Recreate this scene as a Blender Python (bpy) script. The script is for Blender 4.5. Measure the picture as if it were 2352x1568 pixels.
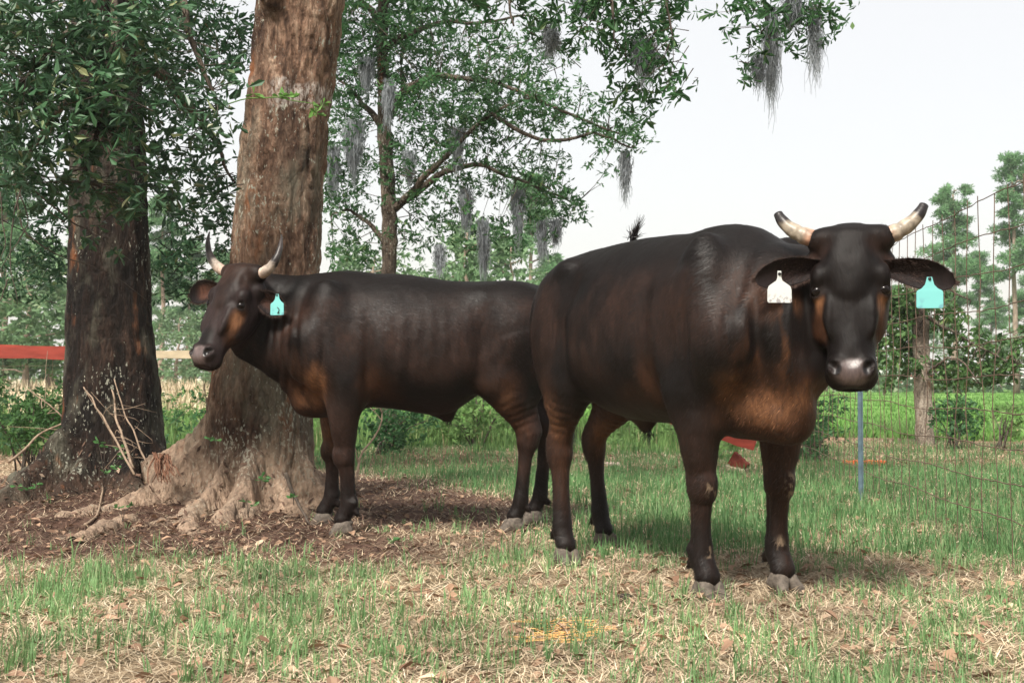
import bpy, math, os
import numpy as np
from mathutils import Vector, Matrix

for o in list(bpy.data.objects):
    bpy.data.objects.remove(o)
scene = bpy.context.scene
COL = scene.collection
ONLY = ''
R_ = math.radians

# ------------------------------------------------------------------ camera
FPX = 2800.0; CU, CV = 1176.0, 784.0; HOR = 868.0; CAMZ = 0.80
PITCH = math.atan((HOR - CV) / FPX)
cam = bpy.data.cameras.new('camera'); camo = bpy.data.objects.new('camera', cam); COL.objects.link(camo)
camo.location = (0, 0, CAMZ); camo.rotation_euler = (R_(90) + PITCH, 0, 0)
cam.sensor_width = 36; cam.lens = 36 * FPX / 2352; cam.clip_start = 0.05; cam.clip_end = 2000
cam.dof.use_dof = True; cam.dof.focus_distance = 4.9; cam.dof.aperture_fstop = 10.0
scene.camera = camo

# ------------------------------------------------------------------ world, sun, exposure
SUN_EL, SUN_AZ = 50, 205          # azimuth measured clockwise from +Y
world = bpy.data.worlds.new('World'); scene.world = world; world.use_nodes = True
nt = world.node_tree; nt.nodes.clear()
sky = nt.nodes.new('ShaderNodeTexSky'); sky.sky_type = 'NISHITA'; sky.sun_disc = False
sky.sun_elevation = R_(SUN_EL); sky.sun_rotation = R_(SUN_AZ); sky.dust_density = 4; sky.air_density = 1
b1 = nt.nodes.new('ShaderNodeBackground'); b1.inputs[1].default_value = 0.05
b2 = nt.nodes.new('ShaderNodeBackground'); b2.inputs[0].default_value = (0.86, 0.815, 0.745, 1); b2.inputs[1].default_value = 0.645
ad = nt.nodes.new('ShaderNodeAddShader'); wo = nt.nodes.new('ShaderNodeOutputWorld')
nt.links.new(sky.outputs[0], b1.inputs[0]); nt.links.new(b1.outputs[0], ad.inputs[0])
nt.links.new(b2.outputs[0], ad.inputs[1]); nt.links.new(ad.outputs[0], wo.inputs[0])
sl = bpy.data.lights.new('sun', 'SUN'); sl.energy = 4.8; sl.angle = R_(11); sl.color = (1.0, 0.94, 0.85)
so = bpy.data.objects.new('sun', sl); COL.objects.link(so)
az, el = R_(SUN_AZ), R_(SUN_EL)
sd = Vector((math.sin(az) * math.cos(el), math.cos(az) * math.cos(el), math.sin(el)))
so.rotation_euler = sd.to_track_quat('Z', 'Y').to_euler(); so.location = sd * 30
scene.view_settings.view_transform = 'Standard'; scene.view_settings.look = 'None'
scene.view_settings.exposure = 0.54; scene.view_settings.gamma = 1
scene.render.engine = 'CYCLES'

# ------------------------------------------------------------------ helpers
cp, sp_ = math.cos(PITCH), math.sin(PITCH)
def P(u, v, Y):
    """point seen at photo position (u,v) (2352x1568 units) standing Y metres ahead"""
    x = u - CU; z = CV - v
    wy = FPX * cp - z * sp_; wz = FPX * sp_ + z * cp
    k = Y / wy
    return np.array((x * k, Y, CAMZ + wz * k))
def pxm(Y): return FPX / Y

def rnd(seed): return np.random.default_rng(seed)

def vnoise(p, seed=0):
    p = np.asarray(p, dtype=np.float64)
    i = np.floor(p).astype(np.int64); f = p - i; f = f * f * (3 - 2 * f)
    def h(a, b, c):
        n = (a * 73856093) ^ (b * 19349663) ^ (c * 83492791) ^ (seed * 2654435761)
        n = (n ^ (n >> 13)) * 1274126177 & 0xffffffff
        n = n ^ (n >> 16)
        return (n & 0xffff) / 32767.5 - 1.0
    x, y, z = i[..., 0], i[..., 1], i[..., 2]
    fx, fy, fz = f[..., 0], f[..., 1], f[..., 2]
    def L(a, b, t): return a + (b - a) * t
    return L(L(L(h(x, y, z), h(x+1, y, z), fx), L(h(x, y+1, z), h(x+1, y+1, z), fx), fy),
             L(L(h(x, y, z+1), h(x+1, y, z+1), fx), L(h(x, y+1, z+1), h(x+1, y+1, z+1), fx), fy), fz)
def fbm(p, seed=0, oct=3):
    s = 0; a = 1; p = np.asarray(p, float)
    for o in range(oct):
        s = s + a * vnoise(p * (2 ** o), seed + o * 7); a *= .5
    return s / 1.75

def norm(v): v = np.asarray(v, float); return v / (np.linalg.norm(v, axis=-1, keepdims=True) + 1e-12)
def sstep(a, b, x): t = np.clip((x - a) / (b - a), 0, 1); return t * t * (3 - 2 * t)

def mesh_obj(name, verts, faces, mat=None, parent=None, smooth=True, color=None, mats=None, midx=None):
    """faces: one (n,k) array or list of arrays"""
    if isinstance(faces, np.ndarray): faces = [faces]
    faces = [np.asarray(f, dtype=np.int32) for f in faces if len(f)]
    me = bpy.data.meshes.new(name)
    verts = np.asarray(verts, dtype=np.float32)
    me.vertices.add(len(verts)); me.vertices.foreach_set('co', verts.ravel())
    idx = np.concatenate([f.ravel() for f in faces]); tot = np.concatenate([np.full(len(f), f.shape[1], np.int32) for f in faces])
    me.loops.add(len(idx)); me.loops.foreach_set('vertex_index', idx)
    me.polygons.add(len(tot)); st = np.concatenate([[0], np.cumsum(tot)[:-1]]).astype(np.int32)
    me.polygons.foreach_set('loop_start', st)
    try: me.polygons.foreach_set('loop_total', tot)
    except Exception: pass
    me.polygons.foreach_set('use_smooth', np.full(len(tot), bool(smooth)))
    if mats:
        for m in mats: me.materials.append(m)
        if midx is not None: me.polygons.foreach_set('material_index', np.asarray(midx, np.int32))
    elif mat: me.materials.append(mat)
    if color is not None:
        at = me.color_attributes.new('tint', 'FLOAT_COLOR', 'POINT')
        c = np.ones((len(verts), 4), np.float32); c[:, :3] = color
        at.data.foreach_set('color', c.ravel())
    me.update(calc_edges=True); me.validate()
    o = bpy.data.objects.new(name, me); COL.objects.link(o)
    if parent is not None: o.parent = parent
    return o

def tag(o, label=None, cat=None, group=None, kind=None):
    if label: o['label'] = label
    if cat: o['category'] = cat
    if group: o['group'] = group
    if kind: o['kind'] = kind
    return o
def empty(name, loc, label, cat, group=None, rz=0.0):
    o = bpy.data.objects.new(name, None); COL.objects.link(o); o.location = loc; o.rotation_euler = (0, 0, rz)
    o.empty_display_size = .1
    return tag(o, label, cat, group)

class MB:
    """collects tubes / boxes / leaves into one mesh"""
    def __init__(s): s.v = []; s.f = {3: [], 4: []}; s.n = 0; s.c = []
    def add(s, v, f, col=None):
        v = np.asarray(v, float).reshape(-1, 3)
        for a in (f if isinstance(f, list) else [f]):
            a = np.asarray(a); s.f[a.shape[1]].append(a + s.n)
        s.v.append(v); s.n += len(v)
        if col is not None: s.c.append(np.broadcast_to(np.asarray(col, float), (len(v), 3)))
    def tube(s, pts, rad, seg=6, cap=True, col=None):
        pts = np.asarray(pts, float); n = len(pts); rad = np.broadcast_to(np.asarray(rad, float), (n,))
        t = norm(np.gradient(pts, axis=0)); ref = np.array((0, 0, 1.)) if abs(t[0][2]) < .9 else np.array((1., 0, 0))
        a = norm(np.cross(t, ref)); b = np.cross(t, a)
        an = np.arange(seg) * 2 * math.pi / seg
        v = pts[:, None] + rad[:, None, None] * (a[:, None] * np.cos(an)[None, :, None] + b[:, None] * np.sin(an)[None, :, None])
        i = np.arange(n - 1)[:, None] * seg; j = np.arange(seg)[None]; j2 = (j + 1) % seg
        f = np.stack([i + j, i + j2, i + seg + j2, i + seg + j], -1).reshape(-1, 4)
        v = v.reshape(-1, 3)
        fs = [f]
        if cap:
            v = np.vstack([v, pts[:1], pts[-1:]]); c0 = n * seg; jj = np.arange(seg)
            fs.append(np.stack([np.full(seg, c0), (jj + 1) % seg, jj], -1))
            fs.append(np.stack([np.full(seg, c0 + 1), (n - 1) * seg + jj, (n - 1) * seg + (jj + 1) % seg], -1))
        s.add(v, fs, col)
    def box(s, c, size, R=None, col=None):
        x, y, z = np.asarray(size) / 2
        v = np.array([(-x, -y, -z), (x, -y, -z), (x, y, -z), (-x, y, -z), (-x, -y, z), (x, -y, z), (x, y, z), (-x, y, z)])
        if R is not None: v = v @ np.asarray(R).T
        s.add(v + np.asarray(c), np.array([(0, 3, 2, 1), (4, 5, 6, 7), (0, 1, 5, 4), (1, 2, 6, 5), (2, 3, 7, 6), (3, 0, 4, 7)]), col)
    def build(s, name, mat, parent=None, smooth=True):
        v = np.concatenate(s.v); fs = [np.concatenate(s.f[k]) for k in (3, 4) if s.f[k]]
        col = np.concatenate(s.c) if s.c and sum(len(c) for c in s.c) == len(v) else None
        return mesh_obj(name, v, fs, mat, parent, smooth, col)

# ------------------------------------------------------------------ implicit surfaces
def smin(a, b, k):
    h = np.clip(.5 + .5 * (b - a) / k, 0, 1)
    return b + (a - b) * h - k * h * (1 - h)
class Field:
    def __init__(s, lo, hi, res):
        s.lo = np.array(lo, float); s.res = res
        s.n = (np.ceil((np.array(hi) - s.lo) / res)).astype(int) + 1
        s.F = np.full(s.n, 1.0, np.float32)
    def sub(s, lo, hi):
        a = np.clip(np.floor((np.array(lo) - s.lo) / s.res).astype(int), 0, s.n)
        b = np.clip(np.ceil((np.array(hi) - s.lo) / s.res).astype(int) + 1, 0, s.n)
        sl = tuple(slice(x, y) for x, y in zip(a, b))
        g = [(s.lo[i] + np.arange(a[i], b[i]) * s.res).astype(np.float32) for i in range(3)]
        return sl, g[0][:, None, None], g[1][None, :, None], g[2][None, None, :]
    def apply(s, fn, lo, hi, k, cut=False):
        pad = k + 2 * s.res
        sl, X, Y, Z = s.sub(np.array(lo) - pad, np.array(hi) + pad)
        if s.F[sl].size == 0: return
        d = fn(X, Y, Z)
        if cut: s.F[sl] = -smin(-s.F[sl], d, max(k, 1e-4))
        else: s.F[sl] = smin(s.F[sl], d, max(k, 1e-4))
    def chain(s, pts, k=.03, sq=None, cut=False):
        """pts: (x,y,z,r); sq=(axis vector, factor): flattened (<1) or widened (>1) along axis"""
        pts = np.array(pts, float); r = pts[:, 3]
        m = r.max() * (max(1, sq[1]) if sq else 1)
        def fn(X, Y, Z):
            D = None
            for i in range(len(pts) - 1):
                a = pts[i, :3]; ba = pts[i+1, :3] - a; L2 = float(ba @ ba)
                px, py, pz = X - a[0], Y - a[1], Z - a[2]
                t = np.clip((px * ba[0] + py * ba[1] + pz * ba[2]) / L2, 0, 1)
                ts = t
                qx, qy, qz = px - t * ba[0], py - t * ba[1], pz - t * ba[2]
                if sq:
                    ax = np.asarray(sq[0], float); ax = ax / np.linalg.norm(ax); f = sq[1]
                    c = qx * ax[0] + qy * ax[1] + qz * ax[2]; e = c * (1 / f - 1)
                    qx, qy, qz = qx + e * ax[0], qy + e * ax[1], qz + e * ax[2]
                d = np.sqrt(qx * qx + qy * qy + qz * qz) - (r[i] + (r[i+1] - r[i]) * ts)
                if sq and sq[1] < 1: d = d * (.5 + .5 * sq[1])
                D = d if D is None else np.minimum(D, d)
            return D
        s.apply(fn, pts[:, :3].min(0) - m, pts[:, :3].max(0) + m, k, cut)
    def ell(s, c, rad, R=None, k=.03, cut=False):
        c = np.array(c, float); rad = np.array(rad, float); R = np.eye(3) if R is None else np.array(R, float)  # columns = axes
        ext = np.sqrt(((R * rad) ** 2).sum(1))
        def fn(X, Y, Z):
            px, py, pz = X - c[0], Y - c[1], Z - c[2]
            q = [px * R[0, i] + py * R[1, i] + pz * R[2, i] for i in range(3)]
            k0 = np.sqrt(sum((q[i] / rad[i]) ** 2 for i in range(3))) + 1e-6
            k1 = np.sqrt(sum((q[i] / rad[i] ** 2) ** 2 for i in range(3))) + 1e-6
            return k0 * (k0 - 1) / k1
        s.apply(fn, c - ext, c + ext, k, cut)
    def mesh(s):
        F = s.F; S = F < 0; nx, ny, nz = F.shape
        c = [S[i:nx-1+i, j:ny-1+j, k:nz-1+k] for i in (0, 1) for j in (0, 1) for k in (0, 1)]
        cnt = sum(x.astype(np.int8) for x in c); act = (cnt > 0) & (cnt < 8)
        ids = np.full(act.shape, -1, np.int32); cells = np.argwhere(act); ids[act] = np.arange(len(cells))
        acc = np.zeros((len(cells), 3)); num = np.zeros(len(cells))
        corners = [(i, j, k) for i in (0, 1) for j in (0, 1) for k in (0, 1)]
        val = {q: F[cells[:, 0]+q[0], cells[:, 1]+q[1], cells[:, 2]+q[2]].astype(float) for q in corners}
        for q in corners:
            for ax in range(3):
                if q[ax] == 0:
                    q2 = list(q); q2[ax] = 1; q2 = tuple(q2)
                    a, b = val[q], val[q2]; m = (a < 0) != (b < 0)
                    t = np.where(m, a / np.where(m, a - b, 1), 0)
                    pt = np.tile(np.array(q, float), (len(cells), 1)); pt[:, ax] += t
                    acc[m] += pt[m]; num[m] += 1
        v = s.lo + (cells + acc / num[:, None]) * s.res
        faces = []
        for ax in range(3):
            sl0 = [slice(None)] * 3; sl1 = [slice(None)] * 3; sl0[ax] = slice(0, -1); sl1[ax] = slice(1, None)
            A, B = S[tuple(sl0)], S[tuple(sl1)]
            o1, o2 = (ax + 1) % 3, (ax + 2) % 3
            for flip, M in ((False, A & ~B), (True, ~A & B)):
                e = np.argwhere(M)
                ok = (e[:, o1] > 0) & (e[:, o2] > 0) & (e[:, o1] < F.shape[o1]-1) & (e[:, o2] < F.shape[o2]-1)
                e = e[ok]
                if not len(e): continue
                q = []
                for d1, d2 in ((-1, -1), (0, -1), (0, 0), (-1, 0)):
                    w = e.copy(); w[:, o1] += d1; w[:, o2] += d2; q.append(ids[w[:, 0], w[:, 1], w[:, 2]])
                q = np.stack(q, -1)
                if flip: q = q[:, ::-1]
                faces.append(q)
        return v, np.concatenate(faces)

def vnormals(v, f):
    n = np.zeros_like(v); a = np.cross(v[f[:, 2]] - v[f[:, 0]], v[f[:, 3]] - v[f[:, 1]])
    for i in range(4): np.add.at(n, f[:, i], a)
    return norm(n)
def relax(v, f, it=2, lam=.5):
    e = np.concatenate([f[:, [0, 1]], f[:, [1, 2]], f[:, [2, 3]], f[:, [3, 0]]])
    deg = np.bincount(e[:, 0], minlength=len(v)) + np.bincount(e[:, 1], minlength=len(v))
    for _ in range(it):
        s = np.stack([np.bincount(e[:, 0], v[e[:, 1], i], len(v)) + np.bincount(e[:, 1], v[e[:, 0], i], len(v)) for i in range(3)], -1)
        v = v + lam * (s / deg[:, None] - v)
    return v

# ------------------------------------------------------------------ materials
def new_mat(name):
    m = bpy.data.materials.new(name); m.use_nodes = True; n = m.node_tree.nodes; l = m.node_tree.links
    b = n['Principled BSDF']; return m, n, l, b
def N(n, t, **kw):
    x = n.new('ShaderNode' + t)
    for k, v in kw.items():
        if k.startswith('i'):
            key = k[1:]; key = int(key) if key.isdigit() else key
            x.inputs[key].default_value = v
        else: setattr(x, k, v)
    return x
def ramp(n, stops, interp='LINEAR'):
    r = n.new('ShaderNodeValToRGB'); r.color_ramp.interpolation = interp
    e = r.color_ramp.elements
    while len(e) < len(stops): e.new(.5)
    for i, (p, c) in enumerate(stops):
        e[i].position = p; e[i].color = (*c, 1) if len(c) == 3 else c
    return r
def mixc(n, l, a, b, fac, mode='MIX'):
    x = n.new('ShaderNodeMix'); x.data_type = 'RGBA'; x.blend_type = mode
    for sock, val in ((0, fac), (6, a), (7, b)):
        if hasattr(val, 'links') or isinstance(val, bpy.types.NodeSocket): l.new(val, x.inputs[sock])
        else: x.inputs[sock].default_value = val if not isinstance(val, tuple) or len(val) == 4 else (*val, 1)
    return x.outputs[2]
def coords(n, l, scale=(1, 1, 1), kind='Object'):
    t = n.new('ShaderNodeTexCoord'); m = n.new('ShaderNodeMapping'); m.inputs['Scale'].default_value = scale
    l.new(t.outputs[kind], m.inputs[0]); return m.outputs[0]

def mat_simple(name, col, rough=.7, var=.25, scale=30, bump=.2, spec=.3, metal=0, stretch=(1, 1, 1)):
    m, n, l, b = new_mat(name)
    c = coords(n, l, stretch); t = N(n, 'TexNoise', iScale=scale, iDetail=5); l.new(c, t.inputs['Vector'])
    r = ramp(n, [(.3, tuple(x * (1 - var) for x in col)), (.7, tuple(min(1, x * (1 + var)) for x in col))]); l.new(t.outputs[0], r.inputs[0])
    l.new(r.outputs[0], b.inputs['Base Color']); b.inputs['Roughness'].default_value = rough
    b.inputs['Specular IOR Level'].default_value = spec; b.inputs['Metallic'].default_value = metal
    if bump:
        bp = N(n, 'Bump', iStrength=bump, iDistance=.01); l.new(t.outputs[0], bp.inputs['Height']); l.new(bp.outputs[0], b.inputs['Normal'])
    return m

def mat_leaf(name, c1, c2, c3, rough=.45, trans=.3, spec=.4):
    m, n, l, b = new_mat(name)
    g = n.new('ShaderNodeNewGeometry'); r = ramp(n, [(0, c1), (.6, c2), (.93, c2), (1, c3)]); l.new(g.outputs['Random Per Island'], r.inputs[0])
    hv = N(n, 'HueSaturation'); l.new(r.outputs[0], hv.inputs['Color'])
    c = coords(n, l); t = N(n, 'TexNoise', iScale=1.5, iDetail=2); l.new(c, t.inputs['Vector'])
    mr = N(n, 'MapRange'); mr.inputs[1].default_value = .3; mr.inputs[2].default_value = .7; mr.inputs[3].default_value = .7; mr.inputs[4].default_value = 1.3
    l.new(t.outputs[0], mr.inputs[0]); l.new(mr.outputs[0], hv.inputs['Value'])
    l.new(hv.outputs[0], b.inputs['Base Color']); b.inputs['Roughness'].default_value = rough; b.inputs['Specular IOR Level'].default_value = spec
    if trans:
        tr = n.new('ShaderNodeBsdfTranslucent'); l.new(hv.outputs[0], tr.inputs[0]); mx = n.new('ShaderNodeMixShader'); mx.inputs[0].default_value = trans
        l.new(b.outputs[0], mx.inputs[1]); l.new(tr.outputs[0], mx.inputs[2]); l.new(mx.outputs[0], n['Material Output'].inputs[0])
    return m

def mat_hide():
    m, n, l, b = new_mat('hide')
    a = N(n, 'Attribute', attribute_name='tint'); c = coords(n, l)
    t = N(n, 'TexNoise', iScale=7, iDetail=3, iRoughness=.5); l.new(c, t.inputs['Vector'])
    mr = N(n, 'MapRange'); mr.inputs[1].default_value = .25; mr.inputs[2].default_value = .75; mr.inputs[3].default_value = .62; mr.inputs[4].default_value = 1.38
    l.new(t.outputs[0], mr.inputs[0])
    c2 = coords(n, l, (.45, 1, .16)); t2 = N(n, 'TexNoise', iScale=120, iDetail=5, iRoughness=.7); l.new(c2, t2.inputs['Vector'])
    mr2 = N(n, 'MapRange'); mr2.inputs[1].default_value = .3; mr2.inputs[2].default_value = .7; mr2.inputs[3].default_value = .55; mr2.inputs[4].default_value = 1.5
    l.new(t2.outputs[0], mr2.inputs[0])
    mu = N(n, 'Math', operation='MULTIPLY'); l.new(mr.outputs[0], mu.inputs[0]); l.new(mr2.outputs[0], mu.inputs[1])
    mx = n.new('ShaderNodeVectorMath'); mx.operation = 'SCALE'; l.new(a.outputs['Color'], mx.inputs[0]); l.new(mu.outputs[0], mx.inputs['Scale'])
    l.new(mx.outputs[0], b.inputs['Base Color'])
    rr = N(n, 'MapRange'); rr.inputs[3].default_value = .46; rr.inputs[4].default_value = .62; l.new(t.outputs[0], rr.inputs[0])
    wt = N(n, 'Attribute', attribute_name='wet'); rw = N(n, 'MapRange'); l.new(wt.outputs['Fac'], rw.inputs[0]); l.new(rr.outputs[0], rw.inputs[3]); rw.inputs[4].default_value = .32; l.new(rw.outputs[0], b.inputs['Roughness'])
    sw = N(n, 'MapRange'); l.new(wt.outputs['Fac'], sw.inputs[0]); sw.inputs[3].default_value = .16; sw.inputs[4].default_value = .55; l.new(sw.outputs[0], b.inputs['Specular IOR Level'])
    b.inputs['Sheen Weight'].default_value = .0; b.inputs['Sheen Roughness'].default_value = .5; b.inputs['Sheen Tint'].default_value = (.75, .62, .62, 1)
    bp = N(n, 'Bump', iStrength=.45, iDistance=.004); l.new(t2.outputs[0], bp.inputs['Height'])
    bq = N(n, 'Bump', iStrength=.15, iDistance=.03); l.new(t.outputs[0], bq.inputs['Height']); l.new(bp.outputs[0], bq.inputs['Normal'])
    l.new(bq.outputs[0], b.inputs['Normal'])
    return m

def mat_bark(name, dark, mid, light, lichen=.5, scale=1.0, band=None, base=None, orange=(.30, .11, .04)):
    m, n, l, b = new_mat(name)
    c = coords(n, l, (1, 1, .28)); t = N(n, 'TexNoise', iScale=16 * scale, iDetail=8, iRoughness=.65, iDistortion=.6); l.new(c, t.inputs['Vector'])
    dn = N(n, 'TexNoise', iScale=11, iDetail=4); l.new(c, dn.inputs['Vector']); dv = mixc(n, l, c, dn.outputs['Color'], .22)
    v = N(n, 'TexVoronoi', feature='DISTANCE_TO_EDGE', iScale=15 * scale); l.new(dv, v.inputs['Vector'])
    big = N(n, 'TexNoise', iScale=2.3, iDetail=3); l.new(coords(n, l, (1, 1, .6)), big.inputs['Vector'])
    r = ramp(n, [(.32, dark), (.5, mid), (.68, light)]); l.new(t.outputs[0], r.inputs[0])
    rb = ramp(n, [(.36, (.34, .30, .28)), (.5, (.95, .9, .86)), (.64, (1.3, 1.25, 1.2))]); l.new(big.outputs[0], rb.inputs[0])
    col = mixc(n, l, r.outputs[0], rb.outputs[0], 1.0, 'MULTIPLY')
    fl = N(n, 'TexNoise', iScale=55 * scale, iDetail=5, iRoughness=.7); l.new(coords(n, l, (1, 1, .4)), fl.inputs['Vector'])
    rf = ramp(n, [(.34, (.5, .47, .45)), (.5, (1, 1, 1)), (.68, (1.45, 1.4, 1.35))]); l.new(fl.outputs[0], rf.inputs[0]); col = mixc(n, l, col, rf.outputs[0], .85, 'MULTIPLY')
    gl = N(n, 'TexNoise', iScale=2.6, iDetail=5, iRoughness=.6); l.new(coords(n, l, (1, 1, .5)), gl.inputs['Vector']); rg2 = ramp(n, [(.52, (0, 0, 0)), (.66, (.55, .55, .55))]); l.new(gl.outputs[0], rg2.inputs[0])
    col = mixc(n, l, col, (.25, .24, .18), rg2.outputs[0])
    # orange inner bark
    o = N(n, 'TexNoise', iScale=7, iDetail=4); l.new(coords(n, l, (1, 1, .35)), o.inputs['Vector']); ro = ramp(n, [(.62, (0, 0, 0)), (.72, (.7, .7, .7))]); l.new(o.outputs[0], ro.inputs[0])
    col = mixc(n, l, col, orange, ro.outputs[0])
    # cracks
    rv = ramp(n, [(0, (.45, .42, .40)), (.10, (1, 1, 1))]); l.new(v.outputs[0], rv.inputs[0])
    col = mixc(n, l, col, rv.outputs[0], .5, 'MULTIPLY')
    # lichen flecks
    li = N(n, 'TexNoise', iScale=62, iDetail=4, iRoughness=.6); l.new(coords(n, l, (1, 1, .45)), li.inputs['Vector'])
    l2 = N(n, 'TexNoise', iScale=3.1, iDetail=3); l.new(coords(n, l, (1, 1, .6)), l2.inputs['Vector'])
    ml = N(n, 'Math', operation='MULTIPLY_ADD'); l.new(l2.outputs[0], ml.inputs[0]); ml.inputs[1].default_value = .55; l.new(li.outputs[0], ml.inputs[2])
    rl = ramp(n, [(.96 - .12 * lichen, (0, 0, 0)), (1.0 - .1 * lichen, (1, 1, 1))]); l.new(ml.outputs[0], rl.inputs[0])
    col = mixc(n, l, col, (.38, .38, .31), rl.outputs[0])
    if base:
        g0 = n.new('ShaderNodeNewGeometry'); s0 = n.new('ShaderNodeSeparateXYZ'); l.new(g0.outputs['Position'], s0.inputs[0])
        m0 = N(n, 'Math', operation='MULTIPLY_ADD'); l.new(big.outputs[0], m0.inputs[0]); m0.inputs[1].default_value = -.8; l.new(s0.outputs[2], m0.inputs[2])
        r0 = N(n, 'MapRange'); r0.inputs[1].default_value = base[1]; r0.inputs[2].default_value = base[1] - .35; r0.inputs[4].default_value = .6; l.new(m0.outputs[0], r0.inputs[0])
        rb0 = ramp(n, [(.3, tuple(x * .5 for x in base[0])), (.5, base[0]), (.7, tuple(x * 1.3 for x in base[0]))]); l.new(t.outputs[0], rb0.inputs[0])
        col = mixc(n, l, col, rb0.outputs[0], r0.outputs[0])
    if band:
        g = n.new('ShaderNodeNewGeometry'); s = n.new('ShaderNodeSeparateXYZ'); l.new(g.outputs['Position'], s.inputs[0])
        wob = N(n, 'TexNoise', iScale=9, iDetail=4); l.new(coords(n, l), wob.inputs['Vector'])
        zz = N(n, 'Math', operation='MULTIPLY_ADD'); l.new(wob.outputs[0], zz.inputs[0]); zz.inputs[1].default_value = .16; l.new(s.outputs[2], zz.inputs[2])
        d1 = N(n, 'Math', operation='SUBTRACT'); l.new(zz.outputs[0], d1.inputs[0]); d1.inputs[1].default_value = band[0] + .08
        ab = N(n, 'Math', operation='ABSOLUTE'); l.new(d1.outputs[0], ab.inputs[0])
        rb2 = N(n, 'MapRange'); rb2.inputs[1].default_value = band[1]; rb2.inputs[2].default_value = band[1] * .75; rb2.inputs[3].default_value = 0; rb2.inputs[4].default_value = 1
        l.new(ab.outputs[0], rb2.inputs[0])
        rr = ramp(n, [(.44, (0, 0, 0)), (.60, (.75, .75, .75))]); l.new(fl.outputs[0], rr.inputs[0])
        mm = N(n, 'Math', operation='MULTIPLY'); l.new(rb2.outputs[0], mm.inputs[0]); l.new(rr.outputs[0], mm.inputs[1])
        xr = N(n, 'MapRange'); xr.inputs[1].default_value = band[2]; xr.inputs[2].default_value = band[2] + .06; l.new(s.outputs[0], xr.inputs[0])
        m3 = N(n, 'Math', operation='MULTIPLY'); l.new(mm.outputs[0], m3.inputs[0]); l.new(xr.outputs[0], m3.inputs[1])
        col = mixc(n, l, col, (.55, .50, .46), m3.outputs[0])
    l.new(col, b.inputs['Base Color']); b.inputs['Roughness'].default_value = .85; b.inputs['Specular IOR Level'].default_value = .25
    mh = N(n, 'Math', operation='MULTIPLY_ADD'); l.new(v.outputs[0], mh.inputs[0]); mh.inputs[1].default_value = .5; mh2 = N(n, 'Math', operation='MULTIPLY_ADD'); l.new(fl.outputs[0], mh2.inputs[0]); mh2.inputs[1].default_value = .7; l.new(t.outputs[0], mh2.inputs[2]); l.new(mh2.outputs[0], mh.inputs[2])
    bp = N(n, 'Bump', iStrength=1.0, iDistance=.05); l.new(mh.outputs[0], bp.inputs['Height']); l.new(bp.outputs[0], b.inputs['Normal'])
    return m
# ------------------------------------------------------------------ cattle
M_HIDE = mat_hide()
def mat_vcol(name, rough=.4, spec=.5, var=.2, scale=60, bump=.1, coat=0):
    m, n, l, b = new_mat(name)
    a = N(n, 'Attribute', attribute_name='tint'); c = coords(n, l); t = N(n, 'TexNoise', iScale=scale, iDetail=4); l.new(c, t.inputs['Vector'])
    mr = N(n, 'MapRange'); mr.inputs[1].default_value = .3; mr.inputs[2].default_value = .7; mr.inputs[3].default_value = 1 - var; mr.inputs[4].default_value = 1 + var
    l.new(t.outputs[0], mr.inputs[0]); mx = n.new('ShaderNodeVectorMath'); mx.operation = 'SCALE'
    l.new(a.outputs['Color'], mx.inputs[0]); l.new(mr.outputs[0], mx.inputs['Scale']); l.new(mx.outputs[0], b.inputs['Base Color'])
    b.inputs['Roughness'].default_value = rough; b.inputs['Specular IOR Level'].default_value = spec; b.inputs['Coat Weight'].default_value = coat
    if bump:
        bp = N(n, 'Bump', iStrength=bump, iDistance=.004); l.new(t.outputs[0], bp.inputs['Height']); l.new(bp.outputs[0], b.inputs['Normal'])
    return m
M_HORN = mat_vcol('horn', .42, .4, .5, 38, .5)
M_COAT = mat_vcol('coat_hair', .52, .28, 0, 10, 0)
M_HOOF = mat_simple('hoof_horn', (.105, .088, .073), .75, .4, 60, .5, .2)
M_EYE = mat_simple('eye_gloss', (.006, .004, .0035), .12, 0, 10, 0, .25)
M_HAIR = mat_simple('dark_hair', (.012, .009, .01), .5, .3, 50, 0, .4)
M_FUZZ = mat_simple('ear_fuzz', (.075, .045, .036), .6, .3, 50, 0, .3)
def mat_tag(name, col, specks):
    m, n, l, b = new_mat(name)
    t = N(n, 'TexNoise', iScale=95, iDetail=2); l.new(coords(n, l), t.inputs['Vector'])
    big = N(n, 'TexNoise', iScale=28, iDetail=1); l.new(coords(n, l), big.inputs['Vector'])
    s = n.new('ShaderNodeSeparateXYZ'); tc = n.new('ShaderNodeTexCoord'); l.new(tc.outputs['Object'], s.inputs[0])
    mr = N(n, 'MapRange'); mr.inputs[1].default_value = -.060; mr.inputs[2].default_value = -.085; l.new(s.outputs[2], mr.inputs[0])
    r = ramp(n, [(.50, (0, 0, 0)), (.58, (1, 1, 1))]); l.new((t if specks else big).outputs[0], r.inputs[0])
    mu = N(n, 'Math', operation='MULTIPLY'); l.new(mr.outputs[0], mu.inputs[0]); l.new(r.outputs[0], mu.inputs[1])
    m2 = N(n, 'Math', operation='MULTIPLY'); l.new(mu.outputs[0], m2.inputs[0]); m2.inputs[1].default_value = .75 if specks else .55
    c = mixc(n, l, col, (.22, .2, .22) if specks else (.10, .22, .3), m2.outputs[0])
    l.new(c, b.inputs['Base Color']); b.inputs['Roughness'].default_value = .45
    return m
M_TAGW = mat_tag('white_tag_plastic', (.60, .615, .60), True)
M_TAGT = mat_tag('teal_tag_plastic', (.17, .50, .49), False)
M_DARKP = mat_simple('dark_plastic', (.02, .02, .02), .4, .1, 20, 0)

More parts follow.
